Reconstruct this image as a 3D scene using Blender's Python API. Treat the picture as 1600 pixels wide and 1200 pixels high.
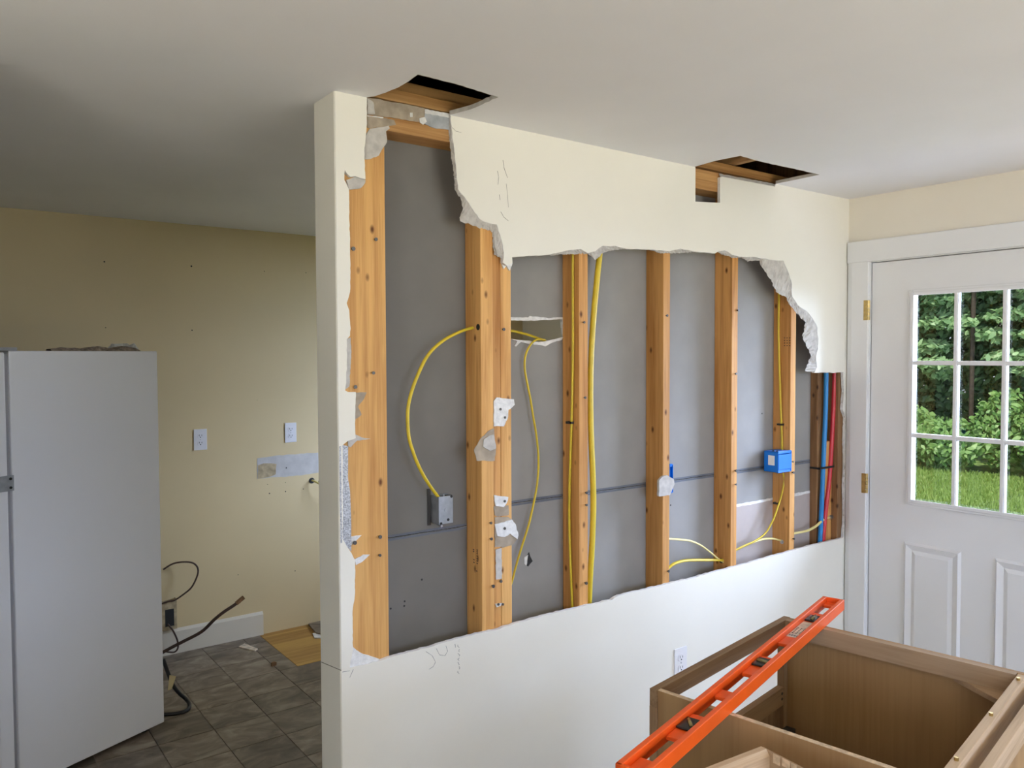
import bpy, bmesh, math, random
from mathutils import Vector, Matrix
for o in list(bpy.data.objects): bpy.data.objects.remove(o, do_unlink=True)
scene = bpy.context.scene
C = scene.collection
PI = math.pi

# ------------------------------------------------------------------ camera
F_PX, YAW, PITCH, ROLL, EYE = 1238.94, 0.929335, 0.035068, -0.003737, 1.60543
fw = Vector((math.cos(YAW)*math.cos(PITCH), math.sin(YAW)*math.cos(PITCH), -math.sin(PITCH)))
rt0 = Vector((math.sin(YAW), -math.cos(YAW), 0)); up0 = rt0.cross(fw)
cr, sr = math.cos(ROLL), math.sin(ROLL)
rt = rt0*cr + up0*sr; up = up0*cr - rt0*sr
cd = bpy.data.cameras.new('camera'); cam = bpy.data.objects.new('camera', cd); C.objects.link(cam)
cd.sensor_width = 36; cd.lens = F_PX*36/1600; cd.clip_start = .02; cd.clip_end = 300
m = Matrix((rt, up, -fw)).transposed().to_4x4(); m.translation = Vector((0, 0, EYE)); cam.matrix_world = m
scene.camera = cam
def hit(px, py, ax, val):
    d = fw + rt*((px-800)/F_PX) + up*((600-py)/F_PX); o = Vector((0, 0, EYE))
    return o + d*((val-o[ax])/d[ax])

# ------------------------------------------------------------------ world, sun, daylight
scene.view_settings.view_transform = 'Standard'; scene.view_settings.look = 'None'
scene.view_settings.exposure = -0.12; scene.view_settings.gamma = 1.0
scene.view_settings.use_curve_mapping = False
w = bpy.data.worlds.new('world'); scene.world = w; w.use_nodes = True
bg = w.node_tree.nodes['Background']; bg.inputs[0].default_value = (.80, .89, 1.0, 1); bg.inputs[1].default_value = .9
sd = bpy.data.lights.new('sun', 'SUN'); sun = bpy.data.objects.new('sun', sd); C.objects.link(sun)
sd.energy = 5.6; sd.angle = .03; sd.color = (1, .93, .8)
sun.rotation_euler = Vector((.55, .35, -1)).to_track_quat('-Z', 'Y').to_euler()
def area(name, loc, aim, sx, sy, watts, col, spread=PI):
    l = bpy.data.lights.new(name, 'AREA'); l.shape = 'RECTANGLE'; l.size = sx; l.size_y = sy
    l.energy = watts; l.color = col; l.spread = spread
    o = bpy.data.objects.new(name, l); C.objects.link(o); o.location = loc
    o.rotation_euler = Vector(aim).to_track_quat('-Z', 'Y').to_euler(); return o
# daylight outside the two rear windows and outside the back door: sky falls, sunlit lawn light rises
area('rear_sky', (1.0, -7.5, 3.4), (0, 1, -.1), 12, 4.0, 2250, (.58, .68, 1.0))
area('rear_lawn_glow', (1.0, -5.6, -.3), (0, .25, 1), 12, 5.0, 3150, (1.0, .895, .72))
area('left_sky', (-7.3, -1.1, 3.4), (1, 0, -.1), 8, 4.0, 1500, (.64, .73, 1.0))
area('left_lawn_glow', (-5.2, -1.1, -.3), (.25, 0, 1), 8, 5.0, 2700, (1.0, .90, .77))
area('door_sky', (7.2, -.9, 2.9), (-1, .35, -.2), 4.6, 3.4, 2400, (.58, .69, 1.0))
area('kitchen_fill_high', (5.8, 3.2, 2.7), (-1, .0, -.3), 3.0, 2.4, 175, (.78, .83, 1.0))  # added fill lamp, lifts the dim kitchen from the right
area('kitchen_fill_low', (5.0, 3.3, -.2), (-.3, 0, 1), 2.4, 2.4, 60, (1.0, .91, .78))  # second added fill lamp, aimed up into the kitchen

# ------------------------------------------------------------------ measures
CE, D, XR, YK, XE = 2.3253, 2.0271, 3.4665, 4.5126, 0.9190
DW = .0127; YF = D+DW; SD = .0885; YB = YF+SD; YE = D+.14
XL, YR = -2.3, -2.5

# ------------------------------------------------------------------ mesh building
rnd = random.Random(7)
class B:
    def __init__(s): s.v = []; s.f = []; s.m = []
    def add(s, vs, fs, mi=0):
        n = len(s.v); s.v += [Vector(a) for a in vs]
        for f in fs: s.f.append([i+n for i in f]); s.m.append(mi)
        return s
    def box(s, x0, x1, y0, y1, z0, z1, mi=0):
        vs = [(x, y, z) for z in (z0, z1) for y in (y0, y1) for x in (x0, x1)]
        return s.add(vs, [(0, 2, 3, 1), (4, 5, 7, 6), (0, 1, 5, 4), (2, 6, 7, 3), (0, 4, 6, 2), (1, 3, 7, 5)], mi)
    def prism(s, pts, d, mi=0, ms=None, mb=None):     # polygon extruded by vector d
        n = len(pts); d = Vector(d); a = [Vector(q) for q in pts]; vs = a+[q+d for q in a]
        k = len(s.v); s.v += vs
        s.f.append([k+i for i in range(n)]); s.m.append(mi)
        s.f.append([k+n+i for i in reversed(range(n))]); s.m.append(mi if mb is None else mb)
        for i in range(n):
            j = (i+1) % n; s.f.append([k+i, k+n+i, k+n+j, k+j]); s.m.append(mi if ms is None else ms)
        return s
    def cyl(s, a, b, r, n=10, mi=0, r2=None):
        a, b = Vector(a), Vector(b); r2 = r if r2 is None else r2; t = (b-a).normalized()
        x = t.orthogonal().normalized(); y = t.cross(x); k = len(s.v)
        for q, rr in ((a, r), (b, r2)):
            for i in range(n):
                an = 2*PI*i/n; s.v.append(q + (x*math.cos(an)+y*math.sin(an))*rr)
        for i in range(n):
            j = (i+1) % n; s.f.append([k+i, k+j, k+n+j, k+n+i]); s.m.append(mi)
        s.f.append([k+i for i in reversed(range(n))]); s.m.append(mi)
        s.f.append([k+n+i for i in range(n)]); s.m.append(mi); return s
    def tube(s, pts, r, n=8, mi=0, flat=1.0, sub=6):
        P = spline(pts, sub); k0 = len(s.v); x = None
        for i, q in enumerate(P):
            t = (P[min(i+1, len(P)-1)]-P[max(i-1, 0)]).normalized()
            x = t.orthogonal().normalized() if x is None else (x-t*x.dot(t)).normalized()
            y = t.cross(x)
            for a in range(n):
                an = 2*PI*a/n; s.v.append(q + x*math.cos(an)*r + y*math.sin(an)*r*flat)
        for i in range(len(P)-1):
            for a in range(n):
                b = (a+1) % n; k = k0+i*n
                s.f.append([k+a, k+b, k+n+b, k+n+a]); s.m.append(mi)
        s.f.append([k0+a for a in reversed(range(n))]); s.m.append(mi)
        s.f.append([k0+(len(P)-1)*n+a for a in range(n)]); s.m.append(mi); return s
    def grid(s, rows, mi=0):
        k = len(s.v); n = len(rows[0])
        for r in rows: s.v += [Vector(q) for q in r]
        for i in range(len(rows)-1):
            for j in range(n-1):
                a = k+i*n+j; s.f.append([a, a+1, a+n+1, a+n]); s.m.append(mi)
        return s
    def build(s, name, mats, parent=None, smooth=False, bev=0, local=False, fixn=True):
        if not isinstance(mats, (list, tuple)): mats = [mats]
        off = Vector((0, 0, 0))
        if parent is None:
            lo = Vector([min(v[i] for v in s.v) for i in range(3)]); hi = Vector([max(v[i] for v in s.v) for i in range(3)])
            off = (lo+hi)/2; off.z = lo.z
        elif not local:
            off = WORLD.get(parent.name, Vector((0, 0, 0)))
        me = bpy.data.meshes.new(name)
        if parent is not None:
            lo = Vector([min(v[i] for v in s.v) for i in range(3)]); hi = Vector([max(v[i] for v in s.v) for i in range(3)])
            cc = (lo+hi)/2
        else: cc = off
        me.from_pydata([v-cc for v in s.v], [], s.f)
        for mt in mats: me.materials.append(M[mt])
        for p, i in zip(me.polygons, s.m): p.material_index = i; p.use_smooth = smooth
        if fixn:
            bm = bmesh.new(); bm.from_mesh(me); bmesh.ops.recalc_face_normals(bm, faces=bm.faces); bm.to_mesh(me); bm.free()
        o = bpy.data.objects.new(name, me); C.objects.link(o)
        o.location = cc if parent is None else cc-off
        WORLD[o.name] = cc
        if parent is not None: o.parent = parent
        if bev:
            b = o.modifiers.new('bevel', 'BEVEL'); b.width = bev; b.segments = 2; b.limit_method = 'ANGLE'
        return o
WORLD = {}
def spline(pts, sub=6):
    P = [Vector(q) for q in pts]
    if len(P) < 3: return P
    out = []
    for i in range(len(P)-1):
        a = P[max(i-1, 0)]; b = P[i]; c = P[i+1]; d = P[min(i+2, len(P)-1)]
        for k in range(sub):
            t = k/sub
            out.append(.5*((2*b)+(c-a)*t+(2*a-5*b+4*c-d)*t*t+(3*b-a-3*c+d)*t**3))
    out.append(P[-1]); return out
def tag(o, label=None, cat=None, group=None, kind=None):
    if label: o['label'] = label
    if cat: o['category'] = cat
    if group: o['group'] = group
    if kind: o['kind'] = kind
    return o
def empty(name, loc, rz=0):
    o = bpy.data.objects.new(name, None); C.objects.link(o); o.location = loc; o.rotation_euler.z = rz
    o.empty_display_size = .1; WORLD[o.name] = Vector(loc); return o
def resample(pts, n):
    P = [Vector(q) for q in pts]; L = [0]
    for a, b in zip(P, P[1:]): L.append(L[-1]+(b-a).length)
    out = []; j = 0
    for i in range(n):
        t = L[-1]*i/(n-1)
        while j < len(P)-2 and L[j+1] < t: j += 1
        u = (t-L[j])/max(1e-9, L[j+1]-L[j]); out.append(P[j].lerp(P[j+1], min(1, max(0, u))))
    return out
def ragged(pts, step=4.0, amp=.7):              # a torn line, in traced 2-D points
    out = []
    for a, b in zip(pts, pts[1:]):
        a, b = Vector(a), Vector(b); n = max(1, int((b-a).length/step)); nn = Vector((-(b-a).y, (b-a).x)).normalized() if (b-a).length else Vector((0, 0))
        for i in range(n):
            q = a.lerp(b, i/n)
            if i: q = q + nn*rnd.uniform(-amp, amp)
            out.append((q.x, q.y))
    out.append(tuple(pts[-1])); return out

# ------------------------------------------------------------------ materials
M = {}
def nt(name):
    m = bpy.data.materials.new(name); m.use_nodes = True; M[name] = m
    t = m.node_tree; return t, t.nodes['Principled BSDF']
def N(t, kind, **kw):
    n = t.nodes.new(kind)
    for k, v in kw.items():
        if k.startswith('i_'):
            key = k[2:]; n.inputs[int(key) if key.isdigit() else key.replace('_', ' ')].default_value = v
        else: setattr(n, k, v)
    return n
def ramp(t, fac, stops):
    r = t.nodes.new('ShaderNodeValToRGB'); e = r.color_ramp.elements
    while len(e) > 1: e.remove(e[-1])
    for i, (p, c) in enumerate(stops):
        el = e[0] if i == 0 else e.new(p)
        el.position = p; el.color = (*c, 1)
    t.links.new(fac, r.inputs[0]); return r.outputs[0]
def coords(t, scale=(1, 1, 1), rand=True):
    tc = N(t, 'ShaderNodeTexCoord'); mp = N(t, 'ShaderNodeMapping'); mp.inputs['Scale'].default_value = scale
    if rand:
        oi = N(t, 'ShaderNodeObjectInfo'); mu = N(t, 'ShaderNodeVectorMath', operation='ADD'); sc = N(t, 'ShaderNodeMath', operation='MULTIPLY', i_1=37.0)
        t.links.new(oi.outputs['Random'], sc.inputs[0]); t.links.new(tc.outputs['Object'], mu.inputs[0]); t.links.new(sc.outputs[0], mu.inputs[1])
        t.links.new(mu.outputs[0], mp.inputs[0])
    else: t.links.new(tc.outputs['Object'], mp.inputs[0])
    return mp.outputs[0]
def bump(t, bsdf, h, strength=.2, dist=.002):
    b = N(t, 'ShaderNodeBump'); b.inputs['Strength'].default_value = strength; b.inputs['Distance'].default_value = dist
    t.links.new(h, b.inputs['Height']); t.links.new(b.outputs[0], bsdf.inputs['Normal'])
def plain(name, c, rough=.5, metal=0, var=.0, scale=20, bmp=0, spec=.5):
    t, p = nt(name); p.inputs['Base Color'].default_value = (*c, 1); p.inputs['Roughness'].default_value = rough
    p.inputs['Metallic'].default_value = metal; p.inputs['Specular IOR Level'].default_value = spec
    if var or bmp:
        n = N(t, 'ShaderNodeTexNoise', i_Scale=scale, i_Detail=4.0); t.links.new(coords(t), n.inputs['Vector'])
        if var:
            lo = tuple(max(0, a*(1-var)) for a in c); hi = tuple(min(1, a*(1+var)) for a in c)
            t.links.new(ramp(t, n.outputs[0], [(.3, lo), (.7, hi)]), p.inputs['Base Color'])
        if bmp: bump(t, p, n.outputs[0], bmp)
def wood(name, light, dark, axis=2, knots=True, rough=.6, rings=26, fine=1.0):
    t, p = nt(name); p.inputs['Roughness'].default_value = rough; p.inputs['Specular IOR Level'].default_value = .3
    sc = [rings, rings, rings]; sc[axis] = rings*.045
    v = coords(t, sc)
    n = N(t, 'ShaderNodeTexNoise', i_Scale=1.0, i_Detail=5.0, i_Distortion=.8); t.links.new(v, n.inputs['Vector'])
    sc2 = [240*fine]*3; sc2[axis] = 7*fine
    v2 = coords(t, sc2); n2 = N(t, 'ShaderNodeTexNoise', i_Scale=1.0, i_Detail=2.0); t.links.new(v2, n2.inputs['Vector'])
    mx = N(t, 'ShaderNodeMath', operation='MULTIPLY_ADD', i_1=.35, i_2=-.17); t.links.new(n2.outputs[0], mx.inputs[0])
    ad = N(t, 'ShaderNodeMath', operation='ADD'); t.links.new(n.outputs[0], ad.inputs[0]); t.links.new(mx.outputs[0], ad.inputs[1])
    mid = tuple((a+b)/2 for a, b in zip(light, dark))
    col = ramp(t, ad.outputs[0], [(.28, dark), (.45, mid), (.58, light), (.72, tuple(min(1, a*1.06) for a in light))])
    if knots:
        ks = [20.0]*3; ks[axis] = 11.0
        vo = N(t, 'ShaderNodeTexVoronoi', i_Scale=1.0, i_Randomness=1.0); t.links.new(coords(t, ks), vo.inputs['Vector'])
        k = ramp(t, vo.outputs['Distance'], [(.05, (1, 1, 1)), (.10, (.6, .6, .6)), (.17, (.0, .0, .0))])
        mix = N(t, 'ShaderNodeMix', data_type='RGBA'); t.links.new(k, mix.inputs[0]); t.links.new(col, mix.inputs[6])
        mix.inputs[7].default_value = (dark[0]*.3, dark[1]*.22, dark[2]*.2, 1); col = mix.outputs[2]
    hv = N(t, 'ShaderNodeHueSaturation'); oi = N(t, 'ShaderNodeObjectInfo'); mr = N(t, 'ShaderNodeMapRange', i_3=.88, i_4=1.1)
    t.links.new(oi.outputs['Random'], mr.inputs[0]); t.links.new(mr.outputs[0], hv.inputs['Value']); t.links.new(col, hv.inputs['Color'])
    t.links.new(hv.outputs[0], p.inputs['Base Color']); bump(t, p, ad.outputs[0], .15, .001)
def paint(name, c, rough=.6):
    t, p = nt(name); p.inputs['Roughness'].default_value = rough; p.inputs['Specular IOR Level'].default_value = .3
    n = N(t, 'ShaderNodeTexNoise', i_Scale=3.0, i_Detail=5.0); t.links.new(coords(t, rand=False), n.inputs['Vector'])
    t.links.new(ramp(t, n.outputs[0], [(.3, tuple(a*.965 for a in c)), (.7, c)]), p.inputs['Base Color'])
    n2 = N(t, 'ShaderNodeTexNoise', i_Scale=160.0, i_Detail=3.0); t.links.new(coords(t, rand=False), n2.inputs['Vector']); bump(t, p, n2.outputs[0], .06, .001)
paint('cream_paint', (.85, .82, .73)); paint('ceiling_paint', (.84, .83, .845), .8); paint('kitchen_paint', (.70, .565, .325))
paint('white_paint', (.80, .80, .80), .35); paint('trim_cream', (.74, .68, .56)); paint('beige_paint', (.80, .745, .64))
plain('gypsum', (.54, .51, .47), .95, var=.14, scale=45, bmp=.45)
plain('gypsum_white', (.78, .77, .75), .95, var=.12, scale=70, bmp=.7)
plain('brown_paper', (.40, .33, .25), .9, var=.2, scale=30, bmp=.2)
plain('mud_grey', (.42, .44, .46), .9, var=.2, scale=30, bmp=.3)
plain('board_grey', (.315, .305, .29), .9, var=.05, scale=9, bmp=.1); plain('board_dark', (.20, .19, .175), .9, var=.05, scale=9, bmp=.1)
plain('board_pink', (.46, .40, .37), .9, var=.05, scale=12)
plain('seam_paper', (.15, .165, .20), .85, var=.1); plain('dark_gap', (.02, .02, .02), .9)
plain('pencil', (.12, .12, .13), .9); plain('crack', (.10, .08, .06), 1.0)
wood('stud_wood', (.66, .34, .11), (.42, .18, .045)); wood('stud_wood_pale', (.80, .45, .155), (.58, .27, .075))
wood('beam_wood', (.55, .31, .12), (.34, .16, .05), axis=0, knots=False); wood('joist_wood', (.55, .34, .16), (.36, .18, .07), axis=1, knots=False)
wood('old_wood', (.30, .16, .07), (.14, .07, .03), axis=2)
wood('cabinet_rail', (.30, .19, .10), (.19, .105, .05), axis=0, knots=False, rings=30); wood('cabinet_stile', (.30, .19, .10), (.19, .105, .05), axis=2, knots=False, rings=30)
wood('cabinet_ply', (.36, .22, .10), (.29, .165, .07), axis=2, knots=False, rings=6, fine=.6); wood('cabinet_strip', (.44, .30, .18), (.35, .22, .12), axis=1, knots=False)
wood('raw_rail', (.60, .44, .29), (.38, .25, .14), axis=0, knots=False); plain('ply_edge', (.62, .47, .31), .8, var=.25, scale=90)
wood('subfloor_ply', (.52, .31, .09), (.30, .15, .04), axis=0, knots=False, rings=14)
plain('steel', (.55, .56, .58), .4, 1); plain('dark_steel', (.07, .065, .06), .5, .6); plain('screw_head', (.12, .115, .11), .45, .7); plain('galv', (.38, .41, .45), .45, .7, var=.15, scale=40)
plain('brass', (.55, .40, .16), .35, 1, var=.2, scale=60); plain('corner_bead_metal', (.45, .46, .48), .5, .6, var=.5, scale=250, bmp=.4)
plain('cable_yellow', (.70, .52, .03), .4, var=.08, scale=30); plain('cable_cream', (.78, .66, .26), .4)
plain('pex_blue', (.02, .25, .62), .35); plain('pex_red', (.62, .03, .04), .35)
plain('box_blue', (.0, .17, .68), .35); plain('sticker_white', (.8, .8, .8), .5); plain('sticker_tan', (.70, .60, .48), .4, var=.3, scale=40)
plain('ink', (.03, .03, .03), .6); plain('plate_white', (.80, .79, .80), .35); plain('slot_dark', (.02, .02, .02), .6)
plain('level_orange', (.92, .12, .012), .35, var=.06, scale=14); plain('vial_black', (.01, .01, .01), .25); plain('vial_yellow', (.22, .20, .08), .15)
plain('fridge_white', (.82, .82, .84), .4, bmp=.05, scale=300); plain('gasket', (.34, .34, .35), .7); plain('black_rubber', (.012, .012, .014), .5)
plain('brown_cable', (.06, .03, .018), .55); plain('yellow_tag', (.62, .52, .28), .7); plain('rag', (.28, .22, .17), .95, var=.5, scale=60)
plain('clear_film', (.75, .75, .72), .15)
plain('grout', (.28, .245, .20), .9); plain('putty', (.55, .53, .50), .9, var=.1); plain('putty_tan', (.45, .36, .22), .95, var=.25, scale=40)
def tile_mat():
    t, p = nt('vinyl_tile'); p.inputs['Roughness'].default_value = .42
    v = coords(t, (6, 9, 6)); n = N(t, 'ShaderNodeTexNoise', i_Scale=1.0, i_Detail=6.0, i_Distortion=1.2, i_Roughness=.6); t.links.new(v, n.inputs['Vector'])
    c = ramp(t, n.outputs[0], [(.3, (.10, .075, .052)), (.5, (.20, .16, .12)), (.7, (.35, .30, .225))])
    hv = N(t, 'ShaderNodeHueSaturation'); oi = N(t, 'ShaderNodeObjectInfo'); mr = N(t, 'ShaderNodeMapRange', i_3=.7, i_4=1.2)
    t.links.new(oi.outputs['Random'], mr.inputs[0]); t.links.new(mr.outputs[0], hv.inputs['Value']); t.links.new(c, hv.inputs['Color']); t.links.new(hv.outputs[0], p.inputs['Base Color'])
tile_mat()
def leaf_mat(name, a, b):
    t, p = nt(name); p.inputs['Roughness'].default_value = .45
    g = N(t, 'ShaderNodeNewGeometry'); c = ramp(t, g.outputs['Random Per Island'], [(0, a), (1, b)]); t.links.new(c, p.inputs['Base Color'])
    tr = N(t, 'ShaderNodeBsdfTranslucent'); t.links.new(c, tr.inputs[0]); mx = N(t, 'ShaderNodeMixShader', i_0=.35)
    out = t.nodes['Material Output']; t.links.new(p.outputs[0], mx.inputs[1]); t.links.new(tr.outputs[0], mx.inputs[2]); t.links.new(mx.outputs[0], out.inputs[0])
leaf_mat('leaf_light', (.15, .28, .12), (.38, .55, .29)); leaf_mat('leaf_dark', (.05, .11, .045), (.17, .30, .13)); leaf_mat('leaf_bright', (.11, .24, .06), (.26, .42, .14))
plain('bark', (.05, .035, .025), .9, var=.3); plain('soil', (.10, .06, .04), 1, var=.3)
plain('lawn', (.19, .30, .08), .9, var=.35, scale=5); plain('bounce_pale', (.55, .53, .48), .9, var=.1, scale=6); leaf_mat('grass_blade', (.17, .27, .06), (.30, .42, .12))
def glass_mat():
    t, p = nt('pane_glass'); t.nodes.remove(p); tr = N(t, 'ShaderNodeBsdfTransparent'); tr.inputs[0].default_value = (.95, .97, .96, 1)
    gl = N(t, 'ShaderNodeBsdfGlossy', i_Roughness=.02); fr = N(t, 'ShaderNodeFresnel', i_IOR=1.45); mx = N(t, 'ShaderNodeMixShader')
    ge_ = N(t, 'ShaderNodeNewGeometry'); iv = N(t, 'ShaderNodeMath', operation='SUBTRACT', i_0=1.0); t.links.new(ge_.outputs['Backfacing'], iv.inputs[1])
    ml = N(t, 'ShaderNodeMath', operation='MULTIPLY'); t.links.new(fr.outputs[0], ml.inputs[0]); t.links.new(iv.outputs[0], ml.inputs[1])
    t.links.new(ml.outputs[0], mx.inputs[0]); t.links.new(tr.outputs[0], mx.inputs[1]); t.links.new(gl.outputs[0], mx.inputs[2]); t.links.new(mx.outputs[0], t.nodes['Material Output'].inputs[0])
glass_mat()
S = 'structure'
def shared_copy(o, loc, parent, name=None):
    c = o.copy(); C.objects.link(c); c.parent = parent; c.location = loc; return c

# ------------------------------------------------------------------ room shell
floor = tag(B().box(XL, XR+.1, YR-.1, YK+.1, -.12, -.004).build('floor', 'grout'), 'subfloor under brown stone-look vinyl tiles of the room', kind=S)
G = .2286; gx0, gy0 = 1.210, 3.469
tile0 = None
for i in range(-4, 4):
    for j in range(-6, 5):
        x0, y0 = gx0+i*G, gy0+j*G; x1, y1 = x0+G, y0+G
        if x0 > XE-.01 and y0 < YE+.005: y0 = max(y0, YE+.002)
        if y1 > YK: y1 = YK
        if y1-y0 < .03 or y1 < 2.0: continue
        if y0 < YE and x1 > XE-.02 and x0 < XE: continue
        if x0 > 1.6 and y0 > 3.9: continue
        if x1 > 1.56 and y0 > 3.6 and x0 < 1.6:
            x1 = 1.535 if y0 > 3.9 else x1
        if tile0 is None or abs((x1-x0)-G) > 1e-4 or abs((y1-y0)-G) > 1e-4:
            o = B().box(x0+.0017, x1-.0017, y0+.0017, y1-.0017, -.004, 0).build('floor_tile', 'vinyl_tile', floor)
            if tile0 is None: tile0 = o; t0c = Vector(((x0+x1)/2, (y0+y1)/2, -.002))
        else: shared_copy(tile0, Vector(((x0+x1)/2, (y0+y1)/2, -.002))-WORLD[floor.name], floor)
tag(B().box(1.538, 2.2, 3.93, YK-.002, -.004, -.001).build('subfloor_board', 'subfloor_ply', floor), 'bare orange-brown plywood where tiles are missing')
# ceiling with the two torn openings along the partition
def zc(l): return [hit(a, b, 2, CE) for a, b in l]
h1 = [(586, 150.4), (602, 145), (621.6, 137), (638.6, 127), (653, 116.5), (689.6, 126), (723.6, 134.5), (746, 142), (779, 151.6), (735, 171)]
h1 = [h1[0]]+ragged(h1[:5], 8, .3)[1:]+ragged(h1[4:9], 6, .5)[1:]+ragged(h1[8:], 5, .6)[1:]
h2 = [(1119, 251), (1157, 243.5)]+ragged([(1157, 243.5), (1178.7, 250), (1207, 257), (1235, 262.5), (1281, 273)], 5, .4)[1:]
x1a, x1b = hit(574, 151, 2, CE).x, hit(705, 178.6, 2, CE).x
x2a, x2b = hit(1086, 260.5, 2, CE).x, hit(1218, 286, 2, CE).x
out = [Vector((XL, YR, CE)), Vector((XR, YR, CE)), Vector((XR, D, CE)), Vector((x2b, D, CE))]
out += list(reversed(zc(h2))) + [Vector((x2a, D, CE)), Vector((x1b, D, CE))] + list(reversed(zc(h1))) + [Vector((x1a, D, CE))]
out += [Vector((XE+.02, D, CE)), Vector((XE+.02, YE-.02, CE)), Vector((XR, YE-.02, CE)), Vector((XR, YK, CE)), Vector((XL, YK, CE))]
ceil = tag(B().prism(out, (0, 0, DW), 0, 1, 1).build('ceiling', ['ceiling_paint', 'gypsum']), 'off-white painted ceiling torn open in two places along the partition', kind=S)
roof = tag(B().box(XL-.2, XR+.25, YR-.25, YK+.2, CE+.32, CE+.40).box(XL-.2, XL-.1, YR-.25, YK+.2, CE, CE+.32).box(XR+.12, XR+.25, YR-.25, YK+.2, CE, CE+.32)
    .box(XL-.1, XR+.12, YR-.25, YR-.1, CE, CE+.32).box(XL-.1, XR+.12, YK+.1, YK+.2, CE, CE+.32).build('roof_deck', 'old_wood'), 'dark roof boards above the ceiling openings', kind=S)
# outer walls
wb = tag(B().box(XL, XR+.12, YK, YK+.1, -.1, CE+.02).build('wall_back', 'kitchen_paint'), 'yellowed cream kitchen wall behind the refrigerator', kind=S)
tag(B().box(XL-.1, XL, YR-.1, -2.0, -.1, CE+.02).box(XL-.1, XL, -.2, YK+.1, -.1, CE+.02).box(XL-.1, XL, -2.0, -.2, -.1, .55).box(XL-.1, XL, -2.0, -.2, 2.1, CE+.02).build('wall_left', 'cream_paint'), 'cream wall at the far left of the room', kind=S)
WX0, WX1, WZ0, WZ1 = .7, 3.0, .70, 2.12
rear = B().box(XL, WX0, YR-.1, YR, -.1, CE+.02).box(WX1, XR+.12, YR-.1, YR, -.1, CE+.02).box(WX0, WX1, YR-.1, YR, -.1, WZ0).box(WX0, WX1, YR-.1, YR, WZ1, CE+.02)
tag(rear.build('wall_front', 'cream_paint'), 'cream wall with the wide window behind the viewer', kind=S)
tag(B().box(XL, -.05, D, YE, 0, CE).build('wall_kitchen', 'cream_paint'), 'short cream wall on the other side of the kitchen opening', kind=S)
DY0, DY1, DZ = 1.918, .985, 2.0212           # door: hinge side, latch side, head
DFX = XR+.012
wr = B().prism([(XR, YR, -.1), (XR, DY1-.02, -.1), (XR, DY1-.02, DZ+.012), (XR, DY0+.02, DZ+.012), (XR, DY0+.02, -.1), (XR, YE, -.1), (XR, YE, CE+.02), (XR, YR, CE+.02)], (.12, 0, 0))
wr.box(XR, XR+.12, YE, 2.8, -.1, CE+.02).box(XR, XR+.12, 3.8, YK, -.1, CE+.02).box(XR, XR+.12, 2.8, 3.8, -.1, .95).box(XR, XR+.12, 2.8, 3.8, 2.05, CE+.02)
tag(wr.build('wall_right', 'beige_paint'), 'warm beige wall around the white back door', kind=S)
def window(name, c, ax, w_, z0, z1, label):      # ax 0: in a wall across x, ax 1: across y
    e = empty(name, (c[0], c[1], z0)); tag(e, label, kind=S)
    def bx(b, u0, u1, d0, d1, a, z):
        return b.box(c[0]+d0, c[0]+d1, c[1]+u0, c[1]+u1, a, z) if ax == 0 else b.box(c[0]+u0, c[0]+u1, c[1]+d0, c[1]+d1, a, z)
    f = B(); h = w_/2
    for q in ((-h, -h+.045, z0, z1), (h-.045, h, z0, z1), (-h+.045, h-.045, z0, z0+.045), (-h+.045, h-.045, z1-.045, z1), (-.018, .018, z0+.045, z1-.045)): bx(f, q[0], q[1], -.02, .02, q[2], q[3])
    f.build('window_frame', 'white_paint', e)
    for q in ((-h+.046, -.019), (.019, h-.046)): bx(B(), q[0], q[1], -.002, .002, z0+.046, z1-.046).build('pane', 'pane_glass', e)
window('window_1', ((WX0+WX1)/2, YR-.05), 1, WX1-WX0, WZ0, WZ1, 'wide window behind the viewer')
window('window_2', (XL-.05, -1.1), 0, 1.8, .55, 2.1, 'tall window in the far left wall')
window('window_3_added', (XR+.06, 3.3), 0, 1.0, .95, 2.05, 'added kitchen window out of view, letting fill light in')  # made-up window, put in so the kitchen fill lamps can shine through
# casing of the door
tr = B()
tr.prism([(XR, DY0+.004, 0), (XR-.018, DY0+.004, 0), (XR-.018, DY0+.082, 0), (XR-.012, D-.004, 0), (XR, D-.004, 0)], (0, 0, 2.1235))
tr.box(XR-.018, XR, DY1-.09, DY1-.004, 0, 2.1235)
tr.box(XR-.020, XR, DY1-.09, D-.004, DZ+.006, 2.1235)
tr.box(XR-.001, XR+.10, DY0+.004, DY0+.02, 0, DZ+.012).box(XR-.001, XR+.10, DY1-.02, DY1-.004, 0, DZ+.012).box(XR-.001, XR+.10, DY1-.004, DY0+.004, DZ+.003, DZ+.012)
tr.box(DFX+.0445, DFX+.056, DY0-.014, DY0+.004, 0, DZ+.003).box(DFX+.0445, DFX+.056, DY1-.004, DY1+.014, 0, DZ+.003).box(DFX+.0445, DFX+.056, DY1+.014, DY0-.014, DZ-.014, DZ+.003)
tag(tr.build('trim_1', 'white_paint', bev=.003), 'white door casing around the back door', kind=S)
tag(B().box(XR-.03, XR+.14, DY1-.01, DY0+.01, -.004, .012).build('trim_2', 'galv'), 'metal door threshold', kind=S)
# baseboard of the kitchen wall
xb = hit(410, 955, 1, YK).x
bb = B().prism([(XL, YK, 0), (XL, YK-.015, 0), (XL, YK-.015, .12), (XL, YK-.006, .134), (XL, YK, .134)], (xb-XL, 0, 0))
tag(bb.build('baseboard_back', 'trim_cream'), 'white baseboard along the kitchen wall, cut off beside bare plywood', kind=S)
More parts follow.
